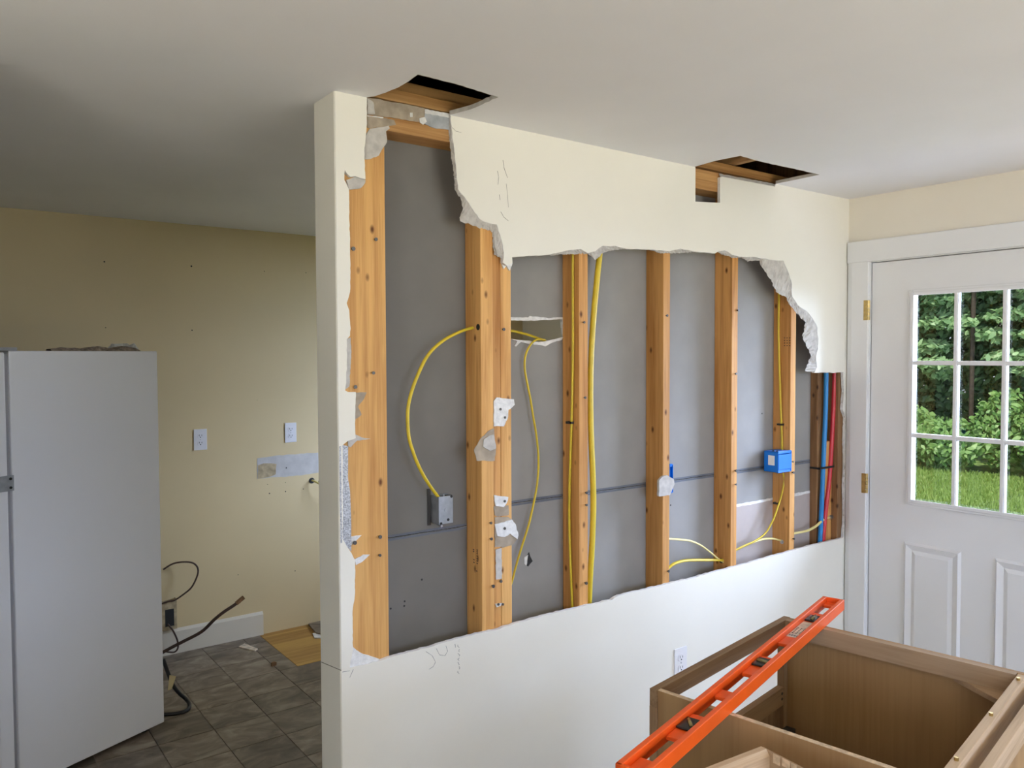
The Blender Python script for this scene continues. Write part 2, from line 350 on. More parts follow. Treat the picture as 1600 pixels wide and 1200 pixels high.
# kitchen wall marks: holes, patches
KY = YK
def kpoly(pts, name, mat, th=.0012, label=None):
    P = [hit(a, b, 1, KY-th) for a, b in ragged(pts+[pts[0]], 6, .6)[:-1]]
    o = B().prism(P, (0, th, 0)).build(name, mat, wb); 
    if label: o['label'] = label
kpoly([(402, 716), (430, 712), (500, 707), (500, 738), (470, 743), (402, 748)], 'plaster_patch', 'putty', label='pale skim-coat strip')
kpoly([(403, 727), (412, 724), (432, 725), (431, 741), (418, 746), (403, 748)], 'peeled_patch', 'putty_tan', .002, label='torn tan patch')
kpoly([(402, 624), (500, 622), (500, 624), (402, 626)], 'paint_ridge', 'kitchen_paint', .003)
hole0 = None
for a, b, r in [(163, 409, 3), (299, 416, 4), (413, 424, 2), (478, 426, 2), (165, 512, 2), (300, 516, 3), (418, 757, 2), (421, 771, 3), (446, 754, 2), (446, 768, 3), (474, 764, 2.5), (498, 752, 3), (461, 892, 2.5), (447, 731, 4), (372, 898, 2)]:
    q = hit(a, b, 1, KY)
    if hole0 is None:
        hole0 = B().cyl((q.x, KY-.0012, q.z), (q.x, KY, q.z), .004, 8).build('screw_hole', 'slot_dark', wb)
    else:
        c = shared_copy(hole0, Vector((q.x, KY-.0006, q.z))-WORLD[wb.name], wb); c.scale = (r/3.2, 1, r/3.2)

# ------------------------------------------------------------------ partition drywall
def on(l, y): return [hit(a, b, 1, y) for a, b in l]
r1 = lambda l: [(480+a*.28333, 100+b*.28333) for a, b in l]
r2 = lambda l: [(480+a*.28333, 400+b*.28333) for a, b in l]
r3 = lambda l: [(480+a*.28333, 720+b*.28333) for a, b in l]
r4 = lambda l: [(780+a*.28333, 360+b*.28333) for a, b in l]
r5 = lambda l: [(780+a*.28333, 660+b*.28333) for a, b in l]
r6 = lambda l: [(1020+a*.28333, 220+b*.28333) for a, b in l]
r7 = lambda l: [(1020+a*.28333, 540+b*.28333) for a, b in l]
strip = r1([(330, 190), (330, 330), (316, 460), (315, 520), (320, 600), (322, 635), (295, 630), (265, 618), (240, 622), (222, 607), (208, 585), (205, 640), (222, 672), (230, 690), (232, 800), (236, 1000), (236, 1050)]) + \
    r2([(238, 30), (236, 200), (218, 260), (232, 300), (240, 400), (236, 440), (218, 460), (220, 560), (215, 700), (210, 742), (225, 750), (268, 750), (266, 850), (265, 960), (268, 1005), (225, 1020), (205, 1035), (194, 1045)]) + \
    r3([(196, 20), (196, 430), (215, 465), (245, 510), (265, 550), (262, 750), (250, 830), (252, 1020), (255, 1040), (240, 1100), (235, 1140)])
cut = r3([(280, 1130), (400, 1105), (450, 1085), (560, 1055), (700, 1020), (800, 990), (890, 965), (975, 945), (1030, 935), (1100, 912)]) + \
    r5([(100, 1105), (270, 1060), (400, 1030), (500, 1005), (620, 980), (660, 955), (720, 940), (800, 922), (940, 888), (1060, 860), (1200, 820)]) + \
    r7([(530, 1200), (640, 1165), (720, 1145), (790, 1125), (900, 1095), (1050, 1060)])
upl = r1([(792, 285), (800, 400), (815, 520), (825, 630), (832, 690), (880, 750), (925, 820), (960, 860), (1010, 880), (1045, 885), (1055, 920), (1075, 980), (1085, 1040), (1078, 1095), (1100, 1110), (1132, 1095), (1130, 1065)]) + \
    r4([(80, 148), (180, 140), (280, 133), (340, 120), (390, 108), (450, 102), (490, 125), (530, 115), (570, 85), (640, 85), (700, 100), (800, 105), (870, 110), (940, 115), (1000, 100), (1060, 112), (1190, 128)]) + \
    r6([(360, 610), (400, 605), (440, 630), (500, 640), (560, 640), (640, 655), (720, 660), (745, 720), (768, 790), (770, 860), (800, 905), (850, 940), (890, 995), (908, 1030), (912, 1110)]) + \
    r7([(910, 20), (900, 60), (905, 120), (890, 150), (960, 150), (1050, 147)])
sliver = [(1317.5, 583), (1319, 610), (1316.5, 640), (1321, 652), (1320, 690), (1321.5, 720), (1319, 760), (1320.5, 800), (1318, 838)]
notch = [(1086.5, 315), (1125, 317), (1123.5, 268)]
P = [Vector((XE, D, CE)), Vector((XE, D, 0)), Vector((XR, D, 0)), Vector((XR, D, CE))]
n2a, n2b = hit(1086.5, 315, 1, D), hit(1125, 317, 1, D)
P += [Vector((x2b+.004, D, CE)), Vector((x2b-.004, D, CE-.012)), Vector((n2b.x+.012, D, CE-.016)), Vector((n2b.x, D, CE-.02)), n2b, Vector((n2a.x, D, n2a.z)), Vector((n2a.x, D, CE))]
uu = on(ragged(upl, 5, .7), D)
P += [Vector((uu[0].x, D, CE))] + uu + on(ragged(sliver, 5, .5), D) + on(list(reversed(ragged(cut, 5, .7))), D) + on(list(reversed(ragged(strip, 5, .5))), D)
P += [Vector((P[-1].x, D, CE))]
wp = tag(B().prism(P, (0, DW, 0), 0, 1, 1).build('wall_partition', ['cream_paint', 'gypsum_white']), 'cream partition drywall broken open to bare studs', kind=S)
# end of the partition
ep = B().prism([(XE, D+.001, 0), (XE-.0025, D+.004, 0), (XE-.0025, YE-.004, 0), (XE, YE, 0), (XE+.012, YE, 0), (XE+.012, D+.0125, 0), (XE+.004, D+.0125, 0)], (0, 0, CE))
tag(ep.build('end_panel', 'cream_paint', wp), 'plain painted end of the partition')
# exposed corner bead
za, zb = hit(534, 697, 1, D).z, hit(536, 848, 1, D).z
bd = B().box(XE+.001, XE+.006, D-.0005, D+.003, zb, za)
bp = on(r2([(192, 1040), (226, 1050)])+r3([(225, 100), (236, 160), (243, 330), (243, 500), (192, 440)]), D+.004)
bd.prism(bp, (0, .0012, 0))
tag(bd.build('corner_bead', 'corner_bead_metal', wp), 'bare speckled metal corner bead')
# torn gypsum ribbons
def torn(front, inner, name='torn_edge', mat='gypsum', n=46, bulge=.003):
    a = resample(on(front, D+.0015), n); b = resample(on(inner, D+DW+.001), n); rows = []
    for k in range(5):
        t = k/4; r = []
        for i in range(n):
            q = a[i].lerp(b[i], t)
            if 0 < k: q = q + Vector((rnd.uniform(-1, 1)*.0022, rnd.uniform(-1, .6)*bulge, rnd.uniform(-1, 1)*.0022))
            r.append(q)
        rows.append(r)
    rows.append([Vector((q.x, D+DW+.002, q.z)) for q in a])
    return B().grid(rows).build(name, mat, wp)
torn(r1([(825, 630), (832, 690), (880, 750), (925, 820), (960, 860), (1010, 880), (1045, 885)]), r1([(808, 630), (812, 690), (850, 750), (860, 800), (835, 862), (950, 905), (1035, 930)]))
torn(r1([(792, 285), (800, 400), (815, 520), (825, 630)]), r1([(778, 380), (790, 470), (800, 540), (808, 630)]), n=30)
torn(r1([(1045, 885), (1055, 920), (1075, 980), (1085, 1040)]), r1([(1020, 935), (1025, 1000), (1030, 1050), (1075, 1075)]), n=24)
torn(r4([(280, 133), (340, 120), (390, 108), (450, 102), (490, 125)]), r4([(285, 138), (340, 133), (400, 130), (460, 131), (490, 132)]), n=30)
torn(r4([(490, 125), (530, 115), (570, 85), (640, 85), (700, 100)]), r4([(492, 128), (520, 160), (545, 156), (570, 125), (610, 112), (695, 101)]), n=30)
torn(r4([(840, 108), (870, 110), (940, 115), (1000, 100), (1060, 112)]), r4([(845, 110), (890, 126), (945, 126), (1010, 125), (1060, 122)]), n=34)
torn(r6([(360, 610), (400, 605), (440, 630), (500, 640)]), r6([(362, 615), (395, 632), (440, 645), (490, 645)]), n=26)
torn(r6([(490, 638), (560, 640), (600, 650)]), r6([(490, 645), (520, 664), (590, 660)]), n=20)
torn(r6([(590, 648), (640, 655), (720, 660), (745, 720), (768, 790), (770, 860), (800, 905), (850, 940), (890, 995), (908, 1030), (912, 1110)])+r7([(900, 60), (905, 120), (895, 148)]),
     r6([(588, 655), (600, 700), (640, 750), (680, 835), (730, 860), (755, 910), (800, 960), (838, 1000), (825, 1080), (845, 1130)])+r7([(862, 30), (868, 60), (845, 110), (838, 142)]), n=90, bulge=.005)
q_ = [Vector((x2b+.004-(x2b-n2b.x)*k/20, D, CE-.012-.006*k/20)) for k in range(21)]
tq = [[q+Vector((rnd.uniform(-.002, .002), .0015+t*.003, .0165*t/3*(.8+.2*rnd.random()))) for q in q_] for t in range(4)]
B().grid(tq).build('torn_edge', 'gypsum', wp)
torn(sliver, [(a-4, b) for a, b in sliver], n=40)
# ceiling cut edge crumbs, paper scraps left on the studs
def scrap(pts, y, th, name, mat, parent=None):
    Q = on(ragged(pts+[pts[0]], 4, .6)[:-1], y-th)
    b = B(); b.prism(Q, (0, th, 0)); return b.build(name, mat, parent or wp)
scrap(r1([(345, 358), (395, 350), (450, 340), (455, 355), (435, 372), (440, 430), (420, 460), (395, 505), (340, 525), (316, 525), (316, 430), (330, 380)]), YF, .004, 'gypsum_scrap', 'gypsum')
scrap(r1([(215, 640), (265, 622), (322, 640), (320, 655), (295, 685), (232, 692)]), YF, .005, 'gypsum_scrap', 'gypsum')
scrap(r2([(262, 752), (328, 752), (315, 785), (280, 830), (300, 875), (262, 905)]), YF, .002, 'paper_scrap', 'brown_paper')
scrap(r2([(268, 985), (300, 1000), (350, 1008), (275, 1018), (240, 1055), (226, 1050), (225, 1020)]), YF, .003, 'gypsum_scrap', 'gypsum')
scrap(r2([(214, 460), (240, 450), (243, 560), (232, 720), (212, 735)]), YF, .004, 'gypsum_scrap', 'gypsum')
scrap(r3([(250, 1025), (300, 1062), (400, 1095), (405, 1108), (236, 1142), (240, 1090)]), YF, .006, 'gypsum_scrap', 'gypsum_white')
scrap(r3([(262, 545), (310, 518), (345, 518), (300, 560), (270, 575)]), YF, .003, 'gypsum_scrap', 'gypsum_white')
scrap(r3([(225, 420), (300, 410), (260, 450), (240, 470)]), YF, .002, 'gypsum_scrap', 'gypsum_white')
YS = YF+.008        # the two set-back studs of the triple
scrap(r2([(1030, 800), (1045, 780), (1140, 790), (1145, 820), (1110, 850), (1105, 900), (1085, 940), (1030, 940)]), YS, .004, 'gypsum_scrap', 'gypsum_white')
scrap(r2([(1000, 965), (1030, 950), (1042, 1060), (1035, 1130), (935, 1130), (920, 1070), (955, 1010)]), YF, .002, 'paper_scrap', 'brown_paper')
scrap(r2([(1005, 990), (1030, 985), (1042, 1060), (1010, 1075), (970, 1050), (975, 1010)]), YF-.002, .003, 'gypsum_scrap', 'gypsum')
scrap(r3([(1030, 190), (1110, 200), (1100, 235), (1085, 255), (1040, 250)]), YS, .005, 'gypsum_scrap', 'gypsum_white')
scrap(r3([(1030, 250), (1110, 245), (1112, 300), (1050, 308), (1035, 300)]), YS, .002, 'paper_scrap', 'brown_paper')
scrap(r3([(1035, 312), (1110, 310), (1140, 330), (1160, 430), (1130, 465), (1080, 480), (1070, 475), (1035, 475)]), YS, .002, 'paper_scrap', 'brown_paper')
scrap(r3([(1035, 350), (1060, 345), (1130, 325), (1150, 350), (1165, 410), (1160, 432), (1120, 402), (1090, 420), (1050, 415)]), YS-.002, .003, 'gypsum_scrap', 'gypsum_white')
scrap(r3([(1040, 490), (1072, 480), (1075, 650), (1042, 655)]), YS, .003, 'gypsum_scrap', 'gypsum')
scrap(r3([(1038, 790), (1075, 785), (1068, 800), (1045, 808)]), YS, .003, 'gypsum_scrap', 'gypsum_white')
scrap(r7([(35, 745), (55, 722), (80, 715), (115, 735), (120, 765), (105, 800), (95, 825), (35, 832)]), YF, .010, 'gypsum_scrap', 'gypsum')
scrap(r1([(1070, 1060), (1130, 1062), (1132, 1100), (1118, 1140), (1100, 1110), (1085, 1130), (1072, 1090)]), YS, .006, 'gypsum_scrap', 'gypsum_white')
scrap(r1([(1030, 915), (1075, 960), (1078, 1060), (1050, 1055), (1035, 1010)]), D+.011, .004, 'gypsum_scrap', 'gypsum')
# cracks, pencil marks on the paint
def mark(pts, name, mat, wd):
    Q = on(pts, D-.0004); b = B()
    for a, c in zip(Q, Q[1:]):
        t = (c-a); n_ = Vector((-t.z, 0, t.x)); n_ = n_.normalized()*wd if n_.length else Vector((wd, 0, 0))
        k = [a-n_, c-n_*.6, c+n_*.6, a+n_]; b.prism(k, (0, .0006, 0))
    return b.build(name, mat, wp)
mark(r1([(1080, 530), (1085, 570), (1105, 628)]), 'crack', 'crack', .0006)
mark(r1([(1050, 590), (1056, 625), (1052, 665)]), 'crack', 'crack', .0006)
mark(r1([(1060, 720), (1064, 750)]), 'crack', 'crack', .0006)
mark(r1([(1068, 815), (1085, 845), (1110, 865)]), 'crack', 'crack', .0006)
mark(r1([(1098, 660), (1105, 720), (1110, 790)]), 'crack', 'crack', .0004)
mark(r1([(800, 350), (820, 370), (850, 378)]), 'crack', 'crack', .0004)
mark(r3([(655, 1052), (690, 1075), (708, 1110), (695, 1135), (672, 1150)]), 'pencil_mark', 'pencil', .0005)
mark(r3([(712, 1035), (730, 1070), (760, 1075), (775, 1050), (765, 1020)]), 'pencil_mark', 'pencil', .0005)
mark(r3([(815, 1010), (818, 1030)]), 'pencil_mark', 'pencil', .0006)
for k in range(7):
    y = 1015+k*24; mark(r3([(845+(k % 2)*8-14, y), (838+(k % 3)*6-8, y+8), (850-12, y+15)]), 'pencil_mark', 'pencil', .0007)
mark(r3([(195, 1165), (235, 1158)]), 'pencil_mark', 'pencil', .0006)
mark(r3([(255, 1150), (235, 1195)]), 'pencil_mark', 'pencil', .0005)
qa, qb = hit(502, 1035, 0, XE-.003), hit(533, 1048, 0, XE-.003)
B().prism([(XE-.003, qa.y, qa.z), (XE-.003, qb.y, qb.z), (XE-.003, qb.y, qb.z+.0016), (XE-.003, qa.y, qa.z+.0016)], (.0008, 0, 0)).build('crack', 'crack', wp)

# grey back of the kitchen-side drywall
BT = .013; xs = 1.50; zl, zr = 1.0575, 1.1095; ge = .0016
def sheet(pts, label, mt='board_grey'):
    o = B().prism([(x, YB, z) for x, z in pts], (0, BT, 0), 0, 2, 1).build('back_board', [mt, 'kitchen_paint', 'gypsum_white'], wp); o['label'] = label
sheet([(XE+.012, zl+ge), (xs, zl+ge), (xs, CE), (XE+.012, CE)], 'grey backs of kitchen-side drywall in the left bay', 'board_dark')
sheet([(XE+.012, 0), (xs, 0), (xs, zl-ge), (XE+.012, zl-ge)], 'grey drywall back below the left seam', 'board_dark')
hp = on(ragged(r4([(60, 492), (160, 495), (270, 490), (350, 485), (355, 540), (353, 592), (300, 605), (260, 612), (220, 618), (150, 612), (60, 600)]), 4, .8), YB)
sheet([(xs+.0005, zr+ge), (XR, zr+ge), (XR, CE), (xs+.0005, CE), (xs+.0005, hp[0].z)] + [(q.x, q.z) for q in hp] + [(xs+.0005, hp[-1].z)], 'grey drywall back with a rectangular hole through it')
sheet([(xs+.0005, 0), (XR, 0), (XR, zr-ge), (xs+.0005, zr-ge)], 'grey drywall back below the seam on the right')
sb = B()
for x0, x1, z in ((1.06, xs, zl), (xs, XR, zr)):
    sb.box(x0, x1, YB-.0006, YB+.0002, z+.002, z+.009).box(x0, x1, YB-.0006, YB+.0002, z-.009, z-.002)
sb.build('seam_tape', 'seam_paper', wp)
B().box(1.06, xs-.001, YB+.004, YB+.010, zl-ge+.0001, zl+ge-.0001).box(xs+.001, XR, YB+.004, YB+.010, zr-ge+.0001, zr+ge-.0001).build('seam_joint', 'dark_gap', wp)
# torn white lip of the rectangular hole, lower torn layers
def bpoly(pts, name, mat, th=.001):
    return B().prism(on(ragged(pts+[pts[0]], 4, .5)[:-1], YB-th), (0, th, 0)).build(name, mat, wp)
bpoly(r4([(60, 478), (160, 480), (170, 472), (270, 484), (350, 478), (362, 520), (352, 540), (348, 490), (270, 494), (160, 498), (60, 496)]), 'torn_lip', 'gypsum_white', .003)
bpoly(r4([(70, 598), (110, 604), (150, 608), (220, 615), (260, 610), (355, 588), (345, 604), (290, 620), (255, 640), (230, 632), (160, 625), (120, 615), (95, 640), (85, 638), (100, 612)]), 'torn_lip', 'gypsum_white', .004)
bpoly([(1140, 791), (1166, 787), (1185, 784), (1212, 779), (1212, 885), (1140, 892)], 'torn_layer', 'board_pink', .002)
bpoly([(1240, 774), (1264, 769), (1286, 765), (1286, 862), (1240, 870)], 'torn_layer', 'board_pink', .002)
bpoly([(1140, 788), (1152, 788), (1180, 783), (1212, 777), (1212, 780), (1180, 787), (1152, 792)], 'torn_lip', 'gypsum_white', .003)
bpoly([(1240, 771), (1264, 767), (1284, 763), (1284, 766), (1262, 771), (1240, 776)], 'torn_lip', 'gypsum_white', .003)
bpoly(r5([(150, 740), (165, 715), (172, 740), (185, 765), (160, 795), (152, 790)]), 'puncture', 'slot_dark', .001)
bpoly(r5([(140, 745), (160, 730), (150, 790), (140, 780)]), 'torn_lip', 'gypsum_white', .002)
for a, b in r3([(632, 655), (537, 775), (535, 800), (460, 815)])+r7([(602, 375), (98, 880)]):
    q = hit(a, b, 1, YB); c = shared_copy(hole0, Vector((q.x, YB-.0004, q.z))-WORLD[wp.name], wp); c.scale = (.8, .7, .8)

# ------------------------------------------------------------------ framing
def stud(x0, x1, y0, y1, z0, z1, name, label, mat='stud_wood', group=None):
    e = B().box(x0, x1, y0, y1, z0, z1).build(name, mat, None, bev=.0025); tag(e, label, 'stud' if 'stud' in name else 'lumber', group); return e
TPZ = CE-.076
for k, nm in enumerate(('upper', 'lower')):
    z1 = CE-.038*k
    tag(B().box(XE+.013, XR-.002, YF+.0005, YB-.0005, z1-.038, z1).build('top_plate', 'beam_wood', bev=.0015), ['upper of the two wooden top plates under the ceiling', 'lower of the two wooden top plates, resting on the studs'][k], 'lumber')
SZ0, SZ1 = .0002, TPZ-.0003
screw_mesh = None
def screws(o, l, y, kind='screw'):
    global screw_mesh
    for a, b in l:
        q = hit(a, b, 1, y-.002); loc = Vector((q.x, y, q.z))
        if screw_mesh is None:
            bb_ = B().cyl((0, .004, 0), (0, -.006, 0), .0022, 8).cyl((0, -.006, 0), (0, -.0085, 0), .0052, 10, 1)
            s = bb_.build('screw', ['dark_steel', 'screw_head'], o, local=True); screw_mesh = s; s.location = s.location+loc-WORLD[o.name]
            SC0 = s
        else:
            c = shared_copy(screw_mesh, Vector((loc.x, y-.00225, loc.z))-WORLD[o.name], o); c.scale = (rnd.uniform(.8, 1.15),)*3
s0 = stud(XE+.0135, 1.0745, YF+.0005, YF+.0385, SZ0, SZ1, 'wall_stud', 'wide flat knotty stud at the open end of the partition', 'stud_wood_pale')
screws(s0, r1([(375, 968), (250, 1020)])+r2([(362, 645), (262, 722)])+r3([(398, 418), (398, 520), (258, 450)]), YF)
t1 = stud(1.4032, 1.4500, YF+.0005, YB-.0005, SZ0, SZ1, 'wall_stud', 'front stud of the triple, with yellow cable through its side', 'stud_wood_pale')
screws(t1, r3([(1010, 342), (1012, 430), (1022, 690)]), YF)
t2 = stud(1.4515, 1.4835, YS+.0005, YB-.0005, SZ0, SZ1, 'wall_stud', 'middle stud of the triple, patched with torn white gypsum')
screws(t2, r2([(1062, 845)])+r3([(1065, 663), (1050, 790)]), YS)
t3 = stud(1.4845, 1.5270, YS+.0005, YB-.0005, SZ0, SZ1, 'wall_stud', 'right stud of the triple, beside the rectangular hole', 'stud_wood_pale')
screws(t3, r2([(1080, 405), (1087, 890)])+r3([(1085, 222), (1085, 372), (1075, 790)]), YS)
s2 = stud(1.8110, 1.8520, YF+.0005, YB-.0005, SZ0, SZ1, 'wall_stud', 'stud with a thin yellow cable stapled down its left side')
screws(s2, r4([(465, 507), (470, 922)])+r5([(478, 387), (478, 455), (475, 885)]), YF)
s3 = stud(2.2299, 2.2679, YF+.0005, YB-.0005, SZ0, SZ1, 'wall_stud', 'stud carrying a crumpled gypsum blob in front of a blue box')
screws(s3, r4([(922, 470)])+r5([(930, 820)]), YF)
s4 = stud(2.6342, 2.6722, YF+.0005, YB-.0005, SZ0, SZ1, 'wall_stud', 'stud between the gypsum blob stud and the blue switch box')
screws(s4, r7([(455, 155), (455, 690), (455, 765)])+r6([(468, 935)]), YF)
s5 = stud(3.0385, 3.0765, YF+.0005, YB-.0005, SZ0, SZ1, 'wall_stud', 'stud with the blue electrical box fixed to its left side')
screws(s5, r7([(770, 640), (770, 700), (775, 1065)]), YF)
xq = hit(1282, 700, 1, YB-.04).x
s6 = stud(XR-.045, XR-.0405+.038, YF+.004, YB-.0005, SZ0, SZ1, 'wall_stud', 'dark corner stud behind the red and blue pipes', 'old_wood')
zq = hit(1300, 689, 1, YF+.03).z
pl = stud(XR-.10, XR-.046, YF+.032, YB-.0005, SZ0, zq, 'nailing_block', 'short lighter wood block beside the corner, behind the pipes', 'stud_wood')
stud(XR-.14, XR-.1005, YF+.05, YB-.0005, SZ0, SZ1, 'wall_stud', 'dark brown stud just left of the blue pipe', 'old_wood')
# stamp print on the triple stud and on the box stud
def stamp(par, X, pts):
    b = B()
    for a, c, ww, hh in pts:
        d = fw + rt*((a-800)/F_PX) + up*((600-c)/F_PX); t_ = X/d.x; y = d.y*t_; z = EYE+d.z*t_
        b.box(X-.0006, X+.0004, y-ww/2, y+ww/2, z-hh/2, z+hh/2)
    tag(b.build('grade_stamp', 'brown_cable', par), 'faint dark printed grade stamp', kind='stuff')
stamp(t1, 1.4032, [(480+.28333*a, 720+.28333*b, .007, .003) for a, b in [(918, 490), (918, 500), (938, 492), (938, 502), (938, 512), (938, 525), (938, 540), (920, 545), (920, 560), (938, 553), (938, 566), (935, 608)]])
stamp(s5, 3.0385, [(1226+i*4, 528+j*4, .006, .004) for i in range(3) for j in range(4)])
# residue on the plates above the left bay
def platescrap(pts, y, th, name, mat):
    return scrap(pts, y, th, name, mat)
platescrap(r1([(332, 185), (375, 190), (440, 205), (560, 225), (650, 245), (650, 320), (600, 318), (480, 298), (420, 290), (332, 280)]), YF, .0025, 'paper_scrap', 'brown_paper')
platescrap(r1([(332, 290), (420, 298), (480, 310), (490, 335), (440, 345), (345, 355), (332, 350)]), YF, .0015, 'paper_scrap', 'brown_paper')
platescrap(r1([(332, 283), (420, 293), (420, 299), (332, 289)]), YF-.002, .002, 'gypsum_scrap', 'gypsum_white')
platescrap(r1([(650, 270), (790, 292), (795, 365), (700, 352), (648, 330)]), YF, .003, 'mud_scrap', 'mud_grey')
platescrap(r1([(650, 248), (790, 275), (792, 296), (650, 272)]), YF-.001, .003, 'gypsum_scrap', 'gypsum_white')
platescrap(r1([(618, 300), (650, 292), (660, 318), (640, 335), (622, 322)]), YF-.003, .002, 'gypsum_scrap', 'gypsum_white')
platescrap(r1([(332, 190), (365, 210), (375, 275), (335, 275)]), YF-.0025, .002, 'gypsum_scrap', 'gypsum')
platescrap(r1([(567, 268), (582, 268), (582, 292), (567, 292)]), YF-.0025, .001, 'gypsum_scrap', 'gypsum_white')
# lumber above the ceiling
stud(.80, 1.75, D+.02, YB+.02, CE+DW+.001, CE+DW+.036, 'ceiling_joist', 'lower beam seen through the ceiling opening above the open end', 'beam_wood')
stud(.80, 1.75, D+.05, YB+.02, CE+DW+.037, CE+.088, 'ceiling_joist', 'upper darker beam seen through the left ceiling opening', 'beam_wood')
stud(2.25, 3.40, D+.03, YB+.02, CE+DW+.001, CE+DW+.036, 'ceiling_joist', 'beam along the wall in the right ceiling opening', 'beam_wood')
stud(2.665, 2.703, 1.4, YB+.3, CE+DW+.045, CE+.15, 'ceiling_joist', 'cross joist bridging the right ceiling opening', 'joist_wood')
stud(2.43, 2.468, 1.4, YB+.3, CE+DW+.037, CE+.15, 'ceiling_joist', 'cross joist at the left side of the right ceiling opening', 'joist_wood')
for k in range(4): B().box(2.30, 2.84, 1.70+k*.15, 1.845+k*.15, CE+.152, CE+.17).build('roof_plank', 'beam_wood', roof)

# ------------------------------------------------------------------ wiring
def cable(pts, r, label, mat='cable_yellow', name='yellow_cable', flat=.6, group=None, n=8, cat='cable'):
    return tag(B().tube(pts, r, n, 0, flat).build(name, mat, smooth=True), label, cat, group)
def path(l): return [hit(a, b, 1, D+y) for a, b, y in l]
tstud = hit(747, 511, 1, D+.05)
c1 = path([(752, 509, .055), (747, 511, .055), (735, 513, .055), (715, 520, .055), (690, 534, .055), (668, 556, .055), (651, 590, .055), (641, 620, .055), (637, 645, .055), (638.5, 680, .055), (645, 705, .055), (655, 730, .055), (669, 755, .056), (685, 777, .062), (689, 783, .068)])
cable(c1, .0055, 'yellow cable arcing from the triple stud to the grey metal box')
c2 = path([(790, 516, .11), (805, 518, .115), (825, 523, .125), (842, 529, .13), (851, 532, .12), (848, 531, .10), (838, 531, .085), (828, 540, .08), (821, 556, .08), (820, 576, .08), (824, 600, .08), (828.5, 622, .08), (833, 650, .08), (838, 680, .08), (841, 710, .08), (841, 737, .08), (838, 765, .08), (833, 790, .08), (826, 820, .08), (815, 855, .08), (806, 885, .08), (800, 908, .08), (792, 930, .08)])
cable(c2, .0058, 'yellow cable drooping out of the rectangular hole behind the triple stud')
XSD = 1.8110
def side(l, X, off=.007):
    out = []
    for a, b in l:
        d = fw + rt*((a-800)/F_PX) + up*((600-b)/F_PX); t_ = (X-off)/d.x; out.append(Vector((X-off, d.y*t_, EYE+d.z*t_)))
    return out
c3 = side([(896, 375), (895, 398), (895, 470), (895, 560), (893, 660), (891, 720), (889.5, 800), (891, 870), (893, 920), (894, 950), (894, 985)], XSD)
cable(c3, .0055, 'thin yellow cable running straight down the stapled stud', flat=.8)
def staple(par, X, px, py):
    q = side([(px, py)], X, 0)[0]
    b = B().box(X-.016, X, q.y-.013, q.y-.009, q.z-.004, q.z+.004).box(X-.016, X, q.y+.009, q.y+.013, q.z-.004, q.z+.004).box(X-.016, X-.0135, q.y-.013, q.y+.013, q.z-.004, q.z+.004)
    b.build('cable_staple', 'dark_steel', par)
staple(s2, XSD, 893, 660)
c4 = path([(939, 375, .04), (937, 396, .04), (932.5, 440, .04), (927, 500, .04), (923.5, 560, .04), (922.5, 620, .04), (923.5, 680, .04), (926, 740, .04), (927, 790, .04), (925, 850, .04), (922, 900, .045), (920, 945, .05), (919, 985, .055)])
cable(c4, .0125, 'thick yellow cable hanging just right of the stapled stud', flat=.85, n=12)
c5 = side([(1217, 440), (1217, 465), (1216.5, 520), (1218, 580), (1220, 640), (1221.5, 680), (1222, 706)], 3.0385, .006)
cable(c5, .0055, 'yellow cable coming down into the top of the blue box', flat=.8)
staple(s5, 3.0385, 1221, 663)
c6 = path([(1223, 737, .045), (1225, 750, .045), (1222, 770, .045), (1216, 790, .045), (1208, 812, .045), (1196, 833, .045), (1180, 845, .045), (1163, 853, .045), (1150, 859, .045), (1140, 862, .045)])
cable(c6, .0062, 'yellow cable sweeping from under the blue box down to the left', 'cable_yellow')
staple(s5, 3.0385, 1215, 786)
c7 = path([(1146, 862, .055), (1156, 856, .055), (1172, 849, .055), (1190, 843, .055), (1205, 841.5, .055), (1218, 844, .055), (1228, 848, .055)])
cable(c7, .005, 'pale yellow cable curving into the foot of the blue box stud', 'cable_cream')
c8 = path([(1036, 842, .05), (1046, 842, .05), (1062, 843, .05), (1078, 845, .05), (1095, 852, .05), (1110, 863, .05), (1122, 873, .05), (1130, 878, .05)])
cable(c8, .005, 'upper of two cables meeting low beside the gypsum blob stud', 'cable_cream')
c9 = path([(1038, 893, .05), (1046, 886, .05), (1055, 880, .05), (1070, 876, .05), (1090, 875, .05), (1110, 875, .05), (1130, 875, .05)])
cable(c9, .006, 'lower of two cables, lying flat just above the cut drywall edge', 'cable_yellow')
c10 = path([(1238, 834, .04), (1246, 832.5, .04), (1262, 829, .04), (1275, 822, .04), (1284, 814, .04), (1291, 809.5, .04), (1299, 808, .045)])
cable(c10, .0058, 'pale yellow cable ending at the wood block by the corner', 'cable_cream')
# connector bits at cable ends
for (a, b, y), par, nm in (((1298, 808, .045), pl, 0), ((1224, 846, .05), s5, 0)):
    q = hit(a, b, 1, D+y); B().cyl(q-Vector((.012, 0, 0)), q+Vector((.010, 0, 0)), .010, 10).cyl(q-Vector((.016, 0, -.002)), q-Vector((.012, 0, -.002)), .006, 6).build('cable_clamp', 'steel', par)
# drilled cable hole in the triple stud
q = side([(747, 511)], 1.4032, 0)[0]
B().cyl((1.4026, q.y, q.z), (1.4034, q.y, q.z), .010, 12).build('drilled_hole', 'slot_dark', t1)
q = side([(1127, 876)], 2.6342, 0)[0]
B().cyl((2.6336, q.y, q.z), (2.6344, q.y, q.z), .011, 12).build('drilled_hole', 'slot_dark', s4)

